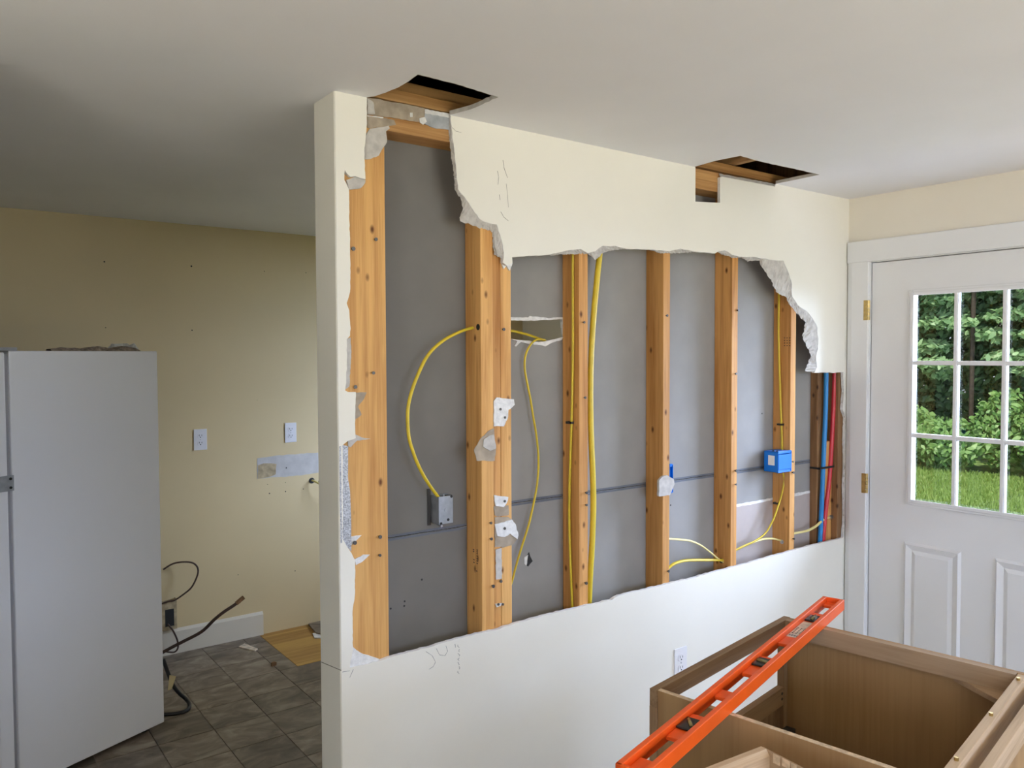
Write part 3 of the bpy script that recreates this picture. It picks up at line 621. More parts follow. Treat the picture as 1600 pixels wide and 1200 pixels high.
# grey metal box: its back faces the viewer
bx0 = hit(687, 800, 1, D+.052).x; yb0 = D+.052
zt_, zb_ = hit(690, 776, 1, yb0).z, hit(687, 820, 1, yb0).z
x0 = hit(685.5, 800, 1, yb0).x; x1 = hit(708, 800, 1, yb0).x
gb = empty('electrical_box', ((x0+x1)/2, (yb0+YB)/2, zb_)); tag(gb, 'grey metal electrical box hanging in the left bay', 'box')
b = B().box(x0, x1, yb0, yb0+.002, zb_, zt_).box(x0, x0+.002, yb0, YB-.001, zb_, zt_).box(x1-.002, x1, yb0, YB-.001, zb_, zt_).box(x0, x1, yb0, YB-.001, zb_, zb_+.002).box(x0, x1, yb0+.03, YB-.001, zt_-.002, zt_)
b.build('shell', 'galv', gb, bev=.001)
B().box(x0-.012, x0-.0005, YB-.003, YB-.001, zb_-.008, zt_+.02).build('bracket', 'dark_steel', gb)
kk = B().cyl(((x0+x1)/2, yb0-.0012, (zb_+zt_)/2), ((x0+x1)/2, yb0, (zb_+zt_)/2), .006, 12); kk.build('knockout', 'galv', gb)
for dx, dz in ((.008, .003), (.034, .012)):
    B().cyl((x0+dx, yb0-.001, zb_+dz), (x0+dx, yb0+.0005, zb_+dz), .0045, 10).build('screw_slot', 'slot_dark', gb)
B().cyl((x1-.006, yb0-.001, zt_-.003), (x1-.006, yb0+.0005, zt_-.003), .0045, 10).build('screw_slot', 'slot_dark', gb)
B().box(x0+.004, x0+.03, yb0+.004, yb0+.026, zt_-.006, zt_-.003).cyl((x0+.025, yb0+.012, zt_-.004), (x0+.025, yb0+.012, zt_+.004), .004, 8).build('cable_clamp', 'steel', gb)
B().cyl((x0+.008, yb0-.004, zb_-.004), (x0+.008, yb0+.01, zb_-.004), .004, 8).build('screw', 'steel', gb)

# blue boxes
def blue_box(x0, x1, y0, y1, z0, z1, label):
    e = empty('electrical_box', ((x0+x1)/2, (y0+y1)/2, z0)); tag(e, label, 'box')
    b = B().box(x0, x0+.003, y0, y1, z0, z1).box(x1-.003, x1, y0, y1, z0, z1).box(x0, x1, y0, y1, z0, z0+.003).box(x0, x1, y0, y1, z1-.003, z1).box(x0, x1, y1-.003, y1, z0, z1)
    for dz in (z0+.004, z1-.004): b.box(x0+.003, x1-.003, y0+.002, y0+.010, dz-.006, dz+.006)
    b.build('shell', 'box_blue', e, bev=.001); return e
# stud-side view: the box's left flank (x0) faces the viewer
q0 = side([(1197, 706), (1216, 738)], 2.99, 0); 
bxL = hit(1216, 720, 1, D+.004).x
zt_, zb_ = hit(1216, 706.5, 1, D+.004).z, hit(1216, 739, 1, D+.004).z
e = blue_box(bxL, 3.0383, D+.004, D+.076, zb_, zt_, 'bright blue electrical box with a white sticker, on a stud')
st = B().box(bxL-.0008, bxL+.0002, D+.022, D+.054, zb_+.030, zb_+.072)
st.build('sticker', 'sticker_white', e)
for dz, dy in ((-.004, .01), (.004, .03)): B().cyl((bxL+.01, D+dy+.006, zt_), (bxL+.01, D+dy+.006, zt_+.005), .004, 8).build('cable_entry', 'dark_steel', e)
B().box(bxL+.004, 3.036, D+.0035, D+.006, zb_+.012, zt_-.012).build('face_plate', 'box_blue', e)
zt_, zb_ = hit(1049, 724, 1, YF+.02).z, hit(1049, 768, 1, YF+.02).z
e = blue_box(2.2682, 2.2682+.020, D-.001+.014, D+.075, zb_, zt_, 'blue electrical box half hidden behind the gypsum blob stud')

# water pipes and strap
pp = [(1291, 540, .045), (1291, 583, .045), (1290, 640, .045), (1287.5, 700, .045), (1285, 760, .045), (1282.5, 820, .045), (1281, 855, .045), (1280, 900, .045)]
cable(path(pp), .0105, 'blue plastic water pipe running down beside the corner', 'pex_blue', 'water_pipe', 1.0, n=12, cat='pipe')
pp = [(1304, 540, .040), (1304, 583, .040), (1302, 640, .040), (1299, 700, .040), (1295.5, 750, .040), (1290, 800, .040), (1286, 845, .040), (1284, 900, .040)]
cable(path(pp), .0105, 'red plastic water pipe crossing behind the blue one', 'pex_red', 'water_pipe', 1.0, n=12, cat='pipe')
a_, b_ = hit(1280, 726, 1, D+.028), hit(1302, 729, 1, D+.028)
ps = B().box(a_.x-.002, b_.x+.004, D+.026, D+.029, b_.z-.004, b_.z+.005)
ps.box(a_.x-.002, a_.x+.003, D+.026, D+.075, b_.z-.004, b_.z+.005)
tag(ps.build('pipe_strap', 'black_rubber'), 'black strap holding the red and blue pipes', 'strap')

# ------------------------------------------------------------------ outlets
def outlet(cx, z0, y, label, cat='outlet'):
    e = empty('wall_outlet', (cx, y-.003, z0)); tag(e, label, cat)
    w, h = .070, .115
    B().prism([(cx-w/2, y, z0), (cx+w/2, y, z0), (cx+w/2, y, z0+h), (cx-w/2, y, z0+h)], (0, -.005, 0)).build('cover_plate', 'plate_white', e, bev=.0015)
    for dz in (.0375, .0775):
        zc_ = z0+dz; P = []
        for i in range(20):
            an = 2*PI*i/20; P.append((cx+.017*math.cos(an), y-.0052, zc_+max(-.0125, min(.0125, .017*math.sin(an)))))
        r = B().prism(P, (0, -.002, 0)).build('receptacle', 'plate_white', e)
        s = B().box(cx-.008, cx-.0055, y-.0076, y-.0068, zc_-.001, zc_+.008).box(cx+.0055, cx+.008, y-.0076, y-.0068, zc_-.001, zc_+.007).cyl((cx, y-.0076, zc_-.007), (cx, y-.0068, zc_-.007), .003, 8)
        so = s.build('slots', 'slot_dark', None); w0 = so.location.copy(); so.parent = r; so.location = w0-WORLD[r.name]
    B().cyl((cx, y-.0066, z0+h/2), (cx, y-.005, z0+h/2), .0028, 8).build('plate_screw', 'steel', e)
    return e
q = hit(313, 703, 1, YK); outlet(q.x, q.z, YK-.0002, 'white wall outlet nearest the refrigerator')
q = hit(454, 691, 1, YK); outlet(q.x, q.z, YK-.0002, 'white wall outlet on the kitchen wall by the partition end')
q = hit(1062.5, 1012, 1, D); outlet(q.x, q.z-.115+.001, D-.0002, 'white wall outlet low on the partition behind the cabinet')
# cable stub out of the kitchen wall
q = hit(487, 751, 1, YK)
B().cyl((q.x, YK-.0015, q.z), (q.x, YK, q.z), .018, 12).build('ragged_hole', 'slot_dark', wb)
cable([Vector((q.x, YK+.01, q.z)), Vector((q.x+.005, YK-.02, q.z)), Vector((q.x+.04, YK-.06, q.z-.025)), Vector((q.x+.10, YK-.09, q.z-.08)), Vector((q.x+.16, YK-.10, q.z-.13))], .006, 'short tan cable poking out of the kitchen wall', 'cable_cream', 'cable_stub')

# ------------------------------------------------------------------ refrigerator
fr = empty('refrigerator', (.814, 3.619, 0), math.radians(24.5)); tag(fr, 'white refrigerator pulled out at an angle in the kitchen', 'refrigerator')
FD, FW_, FH = .612, .70, 1.632
B().box(-FD, 0, 0, FW_, .025, FH).build('cabinet', 'fridge_white', fr, bev=.004, local=True)
B().box(-FD-.012, -FD, .012, FW_-.012, .06, FH-.015).build('gasket', 'gasket', fr, local=True)
zs = 1.155
for z0, z1, nm in ((.06, zs-.006, 'door'), (zs+.006, FH-.004, 'freezer_door')):
    d_ = B().box(-FD-.068, -FD-.012, 0, FW_, z0, z1).build(nm, 'fridge_white', fr, bev=.008, local=True)
    hh = B().box(-FD-.105, -FD-.09, FW_-.07, FW_-.05, (z0+.55 if nm == 'door' else z0+.04), (z1-.04 if nm == 'door' else z0+.3)).box(-FD-.092, -FD-.066, FW_-.068, FW_-.052, z1-.06 if nm == 'door' else z0+.05, z1-.04 if nm == 'door' else z0+.07)
    ho = hh.build('handle', 'fridge_white', None); hl = ho.location.copy(); ho.parent = d_; ho.location = hl-WORLD[d_.name]
B().box(-FD-.05, -FD+.004, -.006, .04, zs-.028, zs+.028).box(-FD-.062, -FD-.05, -.004, .02, zs-.012, zs+.012).build('hinge', 'galv', fr, local=True)
for dz in (-.016, .016): B().cyl((-FD-.008, -.0085, zs+dz), (-FD-.008, -.006, zs+dz), .005, 8).build('hinge_screw', 'slot_dark', fr, local=True)
B().box(-FD-.05, -FD+.03, .0, .06, FH, FH+.012).build('top_hinge', 'gasket', fr, local=True)
for x in (-.55, -.06):
    for y in (.06, FW_-.06): B().cyl((x, y, 0), (x, y, .025), .022, 10).build('foot', 'black_rubber', fr, local=True)
# rag and film on the refrigerator
fm = Matrix.Rotation(math.radians(24.5), 3, 'Z'); fo = Vector((.814, 3.619, 0))
def fl(x, y, z): return fm @ Vector((x, y, z)) + fo
b = B(); rows = []
for i in range(26):
    t_ = i/25; r = []
    for j in range(7):
        a_ = j/6; hgt = .004+.015*math.sin(PI*a_)*(.25+.75*abs(math.sin(t_*9)))*(.3+.7*min(1, 1.6*t_))+rnd.uniform(0, .003)
        r.append(fl(-.45+.38*t_, .015+.09*a_*(.4+.6*t_)+rnd.uniform(-.006, .006), FH+.0005+(hgt if 0 < j < 6 else 0)))
    rows.append(r)
b.grid(rows)
tag(b.build('rag', 'rag'), 'crumpled dirty brown rag on top of the refrigerator', 'rag')
b = B(); rows = []
for i in range(10):
    r = []
    for j in range(8): r.append(fl(-.11+.10*i/9+rnd.uniform(-.006, .006), .10+.10*j/7+rnd.uniform(-.006, .006), FH+.002+(rnd.uniform(.003, .035) if 0 < i < 9 and 0 < j < 7 else 0)))
    rows.append(r)
b.grid(rows); tag(b.build('plastic_film', 'clear_film'), 'scrap of clear crinkled plastic on the refrigerator edge', 'plastic')
# cords near it
def kp(l): return [hit(a, b, 1, YK-y) for a, b, y in l]
bx = hit(266, 960, 1, YK-.01); q0, q1 = hit(250, 938, 1, YK-.01), hit(275, 980, 1, YK-.01)
ob = empty('junction_box', (bx.x, YK-.03, q1.z)); tag(ob, 'old dark junction box low on the kitchen wall', 'box')
B().box(q0.x-.04, q1.x, YK-.035, YK-.031, q1.z, q0.z).box(q0.x-.04, q0.x-.036, YK-.031, YK-.0005, q1.z, q0.z).box(q1.x-.004, q1.x, YK-.031, YK-.0005, q1.z, q0.z).box(q0.x-.04, q1.x, YK-.031, YK-.0005, q1.z, q1.z+.004).build('shell', 'putty_tan', ob)
B().box(q1.x-.06, q1.x-.015, YK-.036, YK-.035, q1.z+.02, q0.z-.05).build('opening', 'slot_dark', ob)
cable(kp([(248, 945, .045), (262, 940, .045), (272, 938, .05), (285, 930, .06), (299, 918, .07), (308, 900, .075), (309, 888, .07), (302, 880, .06), (288, 878, .05), (270, 881, .045), (255, 890, .045)]), .0045, 'thin brown cable looping above the junction box', 'brown_cable', 'brown_wire', 1.0)
cable(kp([(262, 975, .045), (270, 985, .05), (277, 1000, .055), (278, 1012, .06), (272, 1019, .06), (258, 1018, .06)]), .0045, 'small brown wire loop below the junction box', 'brown_cable', 'brown_wire', 1.0)
def fp(l): return [hit(a, b, 2, z) for a, b, z in l]
c = cable([Vector((hit(225, 1030, 1, YK-.08).x, YK-.08, .0095))]+[hit(a, b, 1, YK-y) for a, b, y in [(262, 1015, .12), (285, 1003, .14), (315, 987, .17), (335, 968, .19), (350, 956, .2), (368, 944, .2), (379, 934, .2)]], .009, 'stiff dark brown cable rising from behind the refrigerator to a bare end', 'brown_cable', 'stiff_cable', 1.0)
q = hit(369, 943, 1, YK-.2); q2 = hit(381, 933, 1, YK-.2); B().cyl(q, q2, .012, 8).build('end_connector', 'old_wood', c)
cable(fp([(244, 1117, .008), (262, 1116, .008), (280, 1114, .008), (293, 1109, .008), (296, 1101, .01), (290, 1092, .02)])+[hit(a, b, 1, hit(290, 1092, 2, .02).y) for a, b in [(280, 1083), (270, 1070), (262, 1050), (255, 1030)]], .0085, 'black power cord curving on the tiles beside the refrigerator', 'black_rubber', 'power_cord', 1.0)
q = hit(265, 1066, 1, 3.75); tg = B().prism([(q.x-.008, 3.75, q.z-.035), (q.x+.006, 3.74, q.z-.03), (q.x+.024, 3.73, q.z+.028), (q.x-.002, 3.74, q.z+.036)], (0, .0015, 0))
tag(tg.build('cord_tag', 'yellow_tag'), 'pale yellow paper tag hanging on the black cord', 'tag')
# scraps on the floor
q = fp([(373, 1012, 0), (382, 1007, 0), (403, 1015, 0), (398, 1018, 0)]); tag(B().prism(q, (0, 0, .006)).build('wood_chip', 'sticker_tan'), 'tan wood chip lying flat on the kitchen tiles', 'debris')
q = hit(427, 1040, 2, 0); tag(B().prism([(q.x-.012, q.y-.01, 0), (q.x+.014, q.y-.006, 0), (q.x+.008, q.y+.014, 0), (q.x-.01, q.y+.008, 0)], (0.002, 0, .016)).build('debris_chip', 'old_wood'), 'small brown chip on the floor near the bare plywood', 'debris')
q = fp([(480, 976, 0), (502, 971, 0), (502, 992, 0), (492, 990, 0)]); tag(B().prism([v+Vector((0, -.02, 0)) for v in q], (0, 0, .012)).build('tile_scrap', 'vinyl_tile'), 'broken grey tile scrap on the bare plywood', 'debris')
q = fp([(482, 986, 0), (500, 984, 0), (502, 993, 0), (485, 993, 0)]); tag(B().prism([v+Vector((0, -.06, 0)) for v in q], (0, 0, .005)).build('plaster_crumb', 'gypsum_white'), 'white plaster crumb on the bare plywood', 'debris')

# ------------------------------------------------------------------ back door
dr = empty('door_1', (DFX, (DY0+DY1)/2, .012)); tag(dr, 'white back door with nine glass panes', kind=S)
LY0, LY1 = 1.733, 1.170; LZ0, LZ1 = .962, 1.872
py = [1.728, 1.5465, 1.3605, 1.175]; pz = [.967, 1.2535, 1.5695, 1.867]
th = .044
dbody = B().prism([(DFX, DY1, .012), (DFX, DY0, .012), (DFX, DY0, LZ0), (DFX, DY1, LZ0)], (th, 0, 0)).prism([(DFX, DY1, LZ1), (DFX, DY0, LZ1), (DFX, DY0, DZ), (DFX, DY1, DZ)], (th, 0, 0))
dbody.box(DFX, DFX+th, LY0, DY0, LZ0, LZ1).box(DFX, DFX+th, DY1, LY1, LZ0, LZ1)
dbody.build('slab', 'white_paint', dr)
lf = B()
def lframe(y0, y1, z0, z1, w_, x0, x1):   # picture frame in the door plane
    lf.box(x0, x1, y0, y0+w_, z0, z1).box(x0, x1, y1-w_, y1, z0, z1).box(x0, x1, y0+w_, y1-w_, z0, z0+w_).box(x0, x1, y0+w_, y1-w_, z1-w_, z1)
lframe(LY1-.016, LY0+.016, LZ0-.016, LZ1+.016, .02, DFX-.008, DFX-.0002)
lframe(LY1-.006, LY0+.006, LZ0-.006, LZ1+.006, .016, DFX-.013, DFX-.008)
lf.build('lite_frame', 'white_paint', dr, bev=.003)
for yv in py[1:3]: B().box(DFX-.009, DFX+.012, yv-.009, yv+.009, LZ0, LZ1).box(DFX-.012, DFX-.009, yv-.005, yv+.005, LZ0, LZ1).build('muntin', 'white_paint', dr)
for zv in pz[1:3]: B().box(DFX-.0085, DFX+.0115, LY1, LY0, zv-.009, zv+.009).box(DFX-.0115, DFX-.0085, LY1, LY0, zv-.005, zv+.005).build('muntin', 'white_paint', dr)
for i in range(3):
    for j in range(3): B().box(DFX+.014, DFX+.018, py[i+1]+.001, py[i]-.001, pz[j]+.001, pz[j+1]-.001).build('pane', 'pane_glass', dr)
def dpanel(y0, y1, z0, z1):
    b = B(); prof = [(0, 0), (.010, -.006), (.022, -.001), (.034, .004), (.05, -.003)]
    rows = []
    for w_, h_ in prof:
        rows.append([Vector((DFX-.0003+h_, y0+w_, z0+w_)), Vector((DFX-.0003+h_, y1-w_, z0+w_)), Vector((DFX-.0003+h_, y1-w_, z1-w_)), Vector((DFX-.0003+h_, y0+w_, z1-w_)), Vector((DFX-.0003+h_, y0+w_, z0+w_))])
    rows = [[q+Vector((-.0045, 0, 0)) for q in r] for r in rows]; rows[0] = [q+Vector((.0045, 0, 0)) for q in rows[0]]
    b.grid(rows); k = len(b.v)-5; b.f.append([k, k+1, k+2, k+3]); b.m.append(0)
    b.build('raised_panel', 'white_paint', dr)
dpanel(1.515, 1.755, .20, .780); dpanel(1.145, 1.385, .20, .780)
for zc_ in (1.808, 1.019, .25):
    h_ = empty('hinge', (XR-.006, DY0+.004, zc_)); h_.parent = dr; h_.location = Vector((XR-.006, DY0+.004, zc_))-WORLD[dr.name]
    hb = B().box(XR-.0205, XR-.018, DY0+.005, DY0+.022, zc_-.045, zc_+.045)
    for k in range(5): hb.cyl((XR-.014, DY0+.002, zc_-.045+.018*k+.0007), (XR-.014, DY0+.002, zc_-.045+.018*(k+1)-.0007), .007, 10)
    bpy.data.objects.remove(h_, do_unlink=True)
    hb.build('hinge', 'brass', dr)
kb = B().cyl((DFX, DY1+.07, .93), (DFX-.008, DY1+.07, .93), .032, 16).cyl((DFX-.008, DY1+.07, .93), (DFX-.035, DY1+.07, .93), .012, 12).cyl((DFX-.035, DY1+.07, .93), (DFX-.065, DY1+.07, .93), .024, 16, r2=.028)
kb.build('knob', 'brass', dr)

# ------------------------------------------------------------------ base cabinet (open top)
A = Vector((1.923, 1.306, 0)); Bc = Vector((1.267, 1.196, 0)); ang = math.atan2(A.y-Bc.y, A.x-Bc.x)
W_, DP, HZ = (A-Bc).length, .585, .876
cb = empty('base_cabinet', (Bc.x, Bc.y, 0), ang); tag(cb, 'brown plywood base cabinet without a top, under the orange level', 'cabinet')
# local: x along the face frame, y = 0 face frame, -y toward the viewer
L = dict(parent=cb, local=True)
pt = .012
B().box(.004, .004+pt, -DP, -.019, .0, HZ-.001).build('side_panel', 'cabinet_ply', **L)
B().box(.0042, .0158, -DP, -.019, HZ-.001, HZ).build('panel_edge', 'ply_edge', **L)
B().box(W_-.004-pt, W_-.004, -DP, -.019, .0, HZ-.0005).build('side_panel', 'cabinet_ply', **L)
B().box(W_-.004-pt-.018, W_-.004-pt, -DP+.02, -.019, HZ-.045, HZ).build('top_cleat', 'cabinet_strip', **L)
B().box(0, W_, -.019, 0, HZ-.038, HZ).build('top_rail', 'cabinet_rail', bev=.001, **L)
B().box(.0, .038, -.0185, .0005, .10, HZ-.0385).build('stile', 'cabinet_stile', bev=.001, **L)
B().box(W_-.038, W_, -.0185, .0005, .10, HZ-.0385).build('stile', 'cabinet_stile', bev=.001, **L)
B().box(.0385, W_-.0385, -.019, 0, HZ-.235, HZ-.185).build('middle_rail', 'cabinet_rail', bev=.001, **L)
B().box(.0385, W_-.0385, -.019, 0, .10, .14).build('bottom_rail', 'cabinet_rail', bev=.001, **L)
dd = B().box(.025, W_/2-.002, .001, .02, .125, HZ-.222).build('cabinet_door', 'cabinet_stile', bev=.002, **L)
dd = B().box(W_/2+.002, W_-.025, .001, .02, .125, HZ-.222).build('cabinet_door', 'cabinet_stile', bev=.002, **L)
B().box(W_-.075, W_-.020, -.045, -.0195, HZ-.34, HZ-.30).cyl((W_-.05, -.032, HZ-.345), (W_-.05, -.032, HZ-.295), .007, 8).build('cup_hinge', 'dark_steel', **L)
B().box(.02, W_-.02, -DP+.02, -.02, .10, .112).build('bottom_shelf', 'cabinet_ply', **L)
B().box(0.016, W_-.016, -DP, -DP+.006, .10, HZ-.10).build('back_panel', 'cabinet_ply', **L)
B().box(0.016, W_-.016, -DP, -DP+.018, HZ-.10, HZ-.002).build('back_nailer', 'raw_rail', bev=.001, **L)
B().box(-.0, W_+.01, -DP-.040, -DP-.022, HZ-.06, HZ-.012).build('back_batten', 'raw_rail', bev=.001, **L)
B().box(-.0, W_+.01, -DP-.022, -DP-.0005, HZ-.40, HZ-.30).build('back_batten', 'raw_rail', bev=.001, **L)
B().prism([(W_-.017, -DP+.018, HZ-.045), (W_-.11, -DP+.018, HZ-.045), (W_-.017, -DP+.15, HZ-.045)], (0, 0, -.012)).build('corner_brace', 'cabinet_strip', **L)
B().prism([(.016, -DP+.018, HZ-.045), (.11, -DP+.018, HZ-.045), (.016, -DP+.12, HZ-.045)], (0, 0, -.012)).build('corner_brace', 'cabinet_strip', **L)
for x, y in ((W_-.06, -DP+.009), (W_-.30, -DP+.009), (.12, -DP+.009)): B().cyl((x, y, HZ-.002), (x, y, HZ+.004), .004, 8).build('screw', 'brass', **L)
for z in (HZ-.20, HZ-.215): B().cyl((W_-.05, -.0195, z), (W_-.05, -.0205, z), .004, 8).build('screw_hole', 'slot_dark', **L)

# second, pale box at the lower edge
E0 = Vector((1.250, .893, 0)); cb2 = empty('base_cabinet', (E0.x, E0.y, 0), math.radians(-4.7)); tag(cb2, 'pale raw-wood cabinet box at the bottom edge of the photo', 'cabinet')
L2 = dict(parent=cb2, local=True)
B().prism([(-.46, 0, HZ-.006), (-.46, -.004, HZ), (-.46, -.016, HZ), (-.46, -.024, HZ-.010), (-.46, -.024, HZ-.05), (-.46, 0, HZ-.05)], (.452, 0, 0)).build('top_rail', 'raw_rail', **L2)
B().box(-.008, .0, -.52, -.003, .0, HZ-.004).build('side_panel', 'cabinet_strip', **L2)
B().box(-.47, -.462, -.52, -.0, .0, HZ-.004).build('side_panel', 'cabinet_strip', **L2)
B().box(-.461, -.009, -.012, -.001, .0, HZ-.051).build('front_panel', 'cabinet_ply', **L2)
B().box(-.461, -.009, -.52, -.506, .0, HZ-.06).build('back_panel', 'cabinet_ply', **L2)
B().box(-.461, -.009, -.505, -.013, .10, .112).build('bottom_shelf', 'cabinet_ply', **L2)
B().prism([(-.009, -.0245, HZ-.04), (-.12, -.0245, HZ-.04), (-.009, -.14, HZ-.04)], (0, 0, -.014)).build('corner_brace', 'raw_rail', **L2)
for k in range(5): B().box(-.0095, -.0082, -.045-.02*k-rnd.uniform(0, .006), -.033-.02*k, HZ-.012-.01*rnd.random(), HZ-.001).build('splinter', 'ply_edge', **L2)

# ------------------------------------------------------------------ orange level
LZ = HZ+.0008; p0 = hit(961, 1192, 2, LZ+.029); p1 = hit(1286, 931, 2, LZ+.029)
ax = (p1-p0); ax.z = 0; LL = ax.length; axn = ax.normalized(); la = math.atan2(axn.y, axn.x)
lv = empty('spirit_level', (p0.x, p0.y, LZ), la); tag(lv, 'orange spirit level lying across the open cabinet top', 'level')
LW, LH, FT = .060, .029, .012          # local x along, y from 0 (far rail) to -LW (near rail)
def tl(zx, zy):                          # position along the level of a traced point
    q = hit(940+zx*.25, 920+zy*.25, 2, LZ+.012)-p0; return q.x*axn.x+q.y*axn.y
op = [(tl(270, 1070), tl(425, 935)), (tl(610, 800), tl(735, 685)), (tl(805, 650), tl(905, 540)), (tl(1020, 430), tl(1130, 350)), (tl(1380, 165), tl(1430, 115))]
vi = [tl(515, 855), tl(970, 467), tl(1300, 195)]
op = [(a, b) for a, b in op]
b = B().box(0, LL, -FT, 0, 0, LH).box(0, LL, -LW, -LW+FT, 0, LH).box(0, .006, -LW, 0, 0, LH).box(LL-.006, LL, -LW, 0, 0, LH)
for y in (-FT, -LW+FT-.004): b.box(.006, LL-.006, y, y+.004, .004, .016)
e_ = [.0]+[v for ab in op for v in ab]+[LL]
for i in range(0, len(e_), 2): b.box(e_[i], e_[i+1], -LW+FT, -FT, .007, .015)
b.build('frame', 'level_orange', lv, bev=.0015, local=True)
for i, t_ in enumerate(vi):
    vb = B().box(t_-.026, t_+.026, -LW+FT+.001, -FT-.001, .0155, .020).build('vial_block', 'vial_black', lv, bev=.002, local=True)
    if i == 0: c_ = ((t_-.010, -LW/2-.008, .0215), (t_+.012, -LW/2+.008, .0215))
    elif i == 1: c_ = ((t_-.002, -LW/2-.013, .0215), (t_+.002, -LW/2+.013, .0215))
    else: c_ = ((t_-.018, -LW/2, .0215), (t_+.018, -LW/2, .0215))
    vo = B().cyl(*c_, .0035, 10).build('vial', 'vial_yellow', None, smooth=True); l0 = vo.location.copy(); vo.parent = vb; vo.location = l0-WORLD[vb.name]
ta, tb = tl(1140, 300), tl(1275, 215)
sk = B().box(ta, tb, -LW+FT+.001, -FT-.001, .0151, .0158).build('sticker', 'sticker_tan', lv, local=True)
st = B().box(ta+.003, ta+.022, -LW+FT+.004, -FT-.004, .0158, .0161); so = st.build('barcode_field', 'sticker_white', None); l0 = so.location.copy(); so.parent = sk; so.location = l0-WORLD[sk.name]
st = B()
for k in range(12): st.box(ta+.006, ta+.019, -LW+FT+.006+k*.0022, -LW+FT+.0068+k*.0022+(k % 3)*.0004, .0161, .0163)
for k in range(5):
    for j in range(3): st.box(ta+.030+k*.011, ta+.036+k*.011, -FT-.008-j*.009, -FT-.005-j*.009, .0158, .0161)
so = st.build('print', 'ink', None); l0 = so.location.copy(); so.parent = sk; so.location = l0-WORLD[sk.name]

# ------------------------------------------------------------------ outside the door
GZ = -.45
tag(B().box(XR+.13, 45, -25, 40, GZ-.2, GZ).build('lawn_ground', 'lawn'), 'green lawn outside the back door', kind=S)
tag(B().box(XR+.13, 6.2, -3, 5, GZ, GZ+.06).build('bounce_slab', 'bounce_pale'), 'pale slab added outside the back door to bounce light indoors', kind=S)  # unseen slab, added to throw sunlight up through the door glass
gr = random.Random(3); gv = []; gf = []
for i in range(26000):
    x = gr.uniform(8.5, 14.6); y = x*gr.uniform(.24, .60); hgt = gr.uniform(.03, .09); an = gr.uniform(0, PI); dx, dy = math.cos(an)*.012, math.sin(an)*.012
    k = len(gv); gv += [(x-dx, y-dy, GZ), (x+dx, y+dy, GZ), (x+gr.uniform(-.03, .03), y+gr.uniform(-.03, .03), GZ+hgt)]; gf.append((k, k+1, k+2))
gb_ = B(); gb_.v = [Vector(q) for q in gv]; gb_.f = [list(f) for f in gf]; gb_.m = [0]*len(gf)
tag(gb_.build('grass', 'grass_blade', fixn=False), 'short green grass blades on the lawn', 'grass', kind='stuff')
def leaves(b, rng, c, rad, n, size, flatness, droop=.2):
    for i in range(n):
        while True:
            p_ = Vector((rng.uniform(-1, 1), rng.uniform(-1, 1), rng.uniform(-1, 1)))
            if .25 < p_.length < 1: break
        q = Vector((c[0]+p_.x*rad[0], c[1]+p_.y*rad[1], c[2]+p_.z*rad[2]))
        if q.z < GZ+.02: q.z = GZ+.02+rng.random()*.2
        s = size*rng.uniform(.6, 1.25); n_ = Vector((rng.gauss(-.5, .6), rng.gauss(0, .6), rng.uniform(.2, 1)*flatness)).normalized()
        u = n_.orthogonal().normalized(); u.rotate(Matrix.Rotation(rng.uniform(0, 6.28), 3, n_)); v_ = n_.cross(u)
        k = len(b.v); b.v += [q-u*s, q-u*s*.25+v_*s*.52, q+u*s*.55+v_*s*.36, q+u*s*1.05-n_*s*droop, q+u*s*.55-v_*s*.36, q-u*s*.25-v_*s*.52]
        b.f.append([k, k+1, k+2, k+3, k+4, k+5]); b.m.append(0)
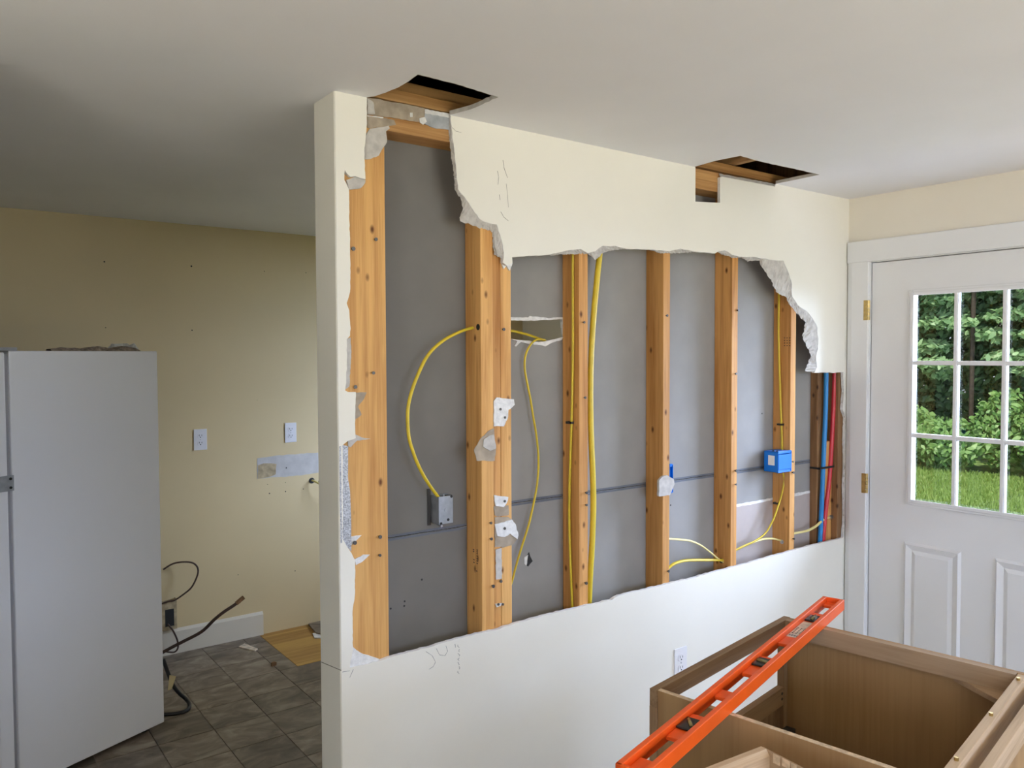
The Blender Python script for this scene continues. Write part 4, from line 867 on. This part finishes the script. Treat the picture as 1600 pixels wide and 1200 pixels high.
def plant(name, x, y, h, rx, ry, z0, n, size, mat, label, group, seed, tiers=0):
    rng = random.Random(seed); e = empty(name, (x, y, GZ)); tag(e, label, 'tree' if 'tree' in name else 'shrub', group)
    b = B()
    if tiers:
        for t_ in range(tiers):
            cx = x+rng.uniform(-rx, rx)*.75; cy = y+rng.uniform(-ry, ry)*.8; cz = GZ+z0+(h-z0)*(t_+rng.uniform(0, 1))/tiers
            leaves(b, rng, (cx, cy, cz), (rx*rng.uniform(.35, .6), ry*rng.uniform(.3, .6), (h-z0)/tiers*rng.uniform(.5, 1.1)), n//tiers, size, 1.6)
    else: leaves(b, rng, (x, y, GZ+z0+(h-z0)/2), (rx, ry, (h-z0)/2), n, size, .8)
    f_ = b.build('foliage', mat, e, fixn=False); f_['kind'] = 'stuff'
    st_ = B()
    for k in range(3 if 'shrub' in name else 1):
        ox, oy = (rng.uniform(-.3, .3)*rx, rng.uniform(-.3, .3)*ry) if 'shrub' in name else (0, 0); r = .012 if 'shrub' in name else .04
        st_.tube([(x+ox*.3, y+oy*.3, GZ), (x+ox, y+oy, GZ+h*.4), (x+ox*1.4+.05, y+oy*1.4, GZ+h*.85)], r, 6)
    st_.build('stem' if 'shrub' in name else 'trunk', 'bark', e)
    return e
SH = {2: 'bright green shrub at the right edge of the door glass', 3: 'bright green shrub seen through the middle panes of the door', 4: 'bright green shrub seen through the panes nearest the hinges'}
DK = {2: 'dark tree at the far right edge of the door glass', 3: 'dense dark tree behind the middle panes of the door', 4: 'dense dark tree behind the panes nearest the hinges'}
LT = {2: 'pale green layered tree at the right edge of the door glass', 3: 'pale green layered tree behind the middle panes', 4: 'pale green layered tree behind the panes nearest the hinges'}
for k in range(8):
    plant('leafy_shrub', 14.6+.3*(k % 2), 3.2+k*.85, .95+.55*((k*5) % 4)/3, .5, .6, 0, 1000, .068, 'leaf_bright', SH.get(k, 'bright green shrub beside the stretch of garden seen through the door'), 'shrubs along the lawn', 40+k)
for k in range(6):
    plant('dark_tree', 16.7+.4*(k % 2), 2.4+k*1.35, 5.6, 1.1, 1.15, .0, 8000, .085, 'leaf_dark', DK.get(k, 'dark tree beside the stretch of garden seen through the door'), 'dark trees behind the shrubs', 60+k)
for k in range(6):
    plant('light_tree', 15.45+.3*((k+1) % 2), 3.0+k*1.2, 4.9, .8, 1.0, 1.7, 3000, .075, 'leaf_light', LT.get(k, 'pale layered tree beside the stretch of garden seen through the door'), 'pale layered trees', 80+k, tiers=22)
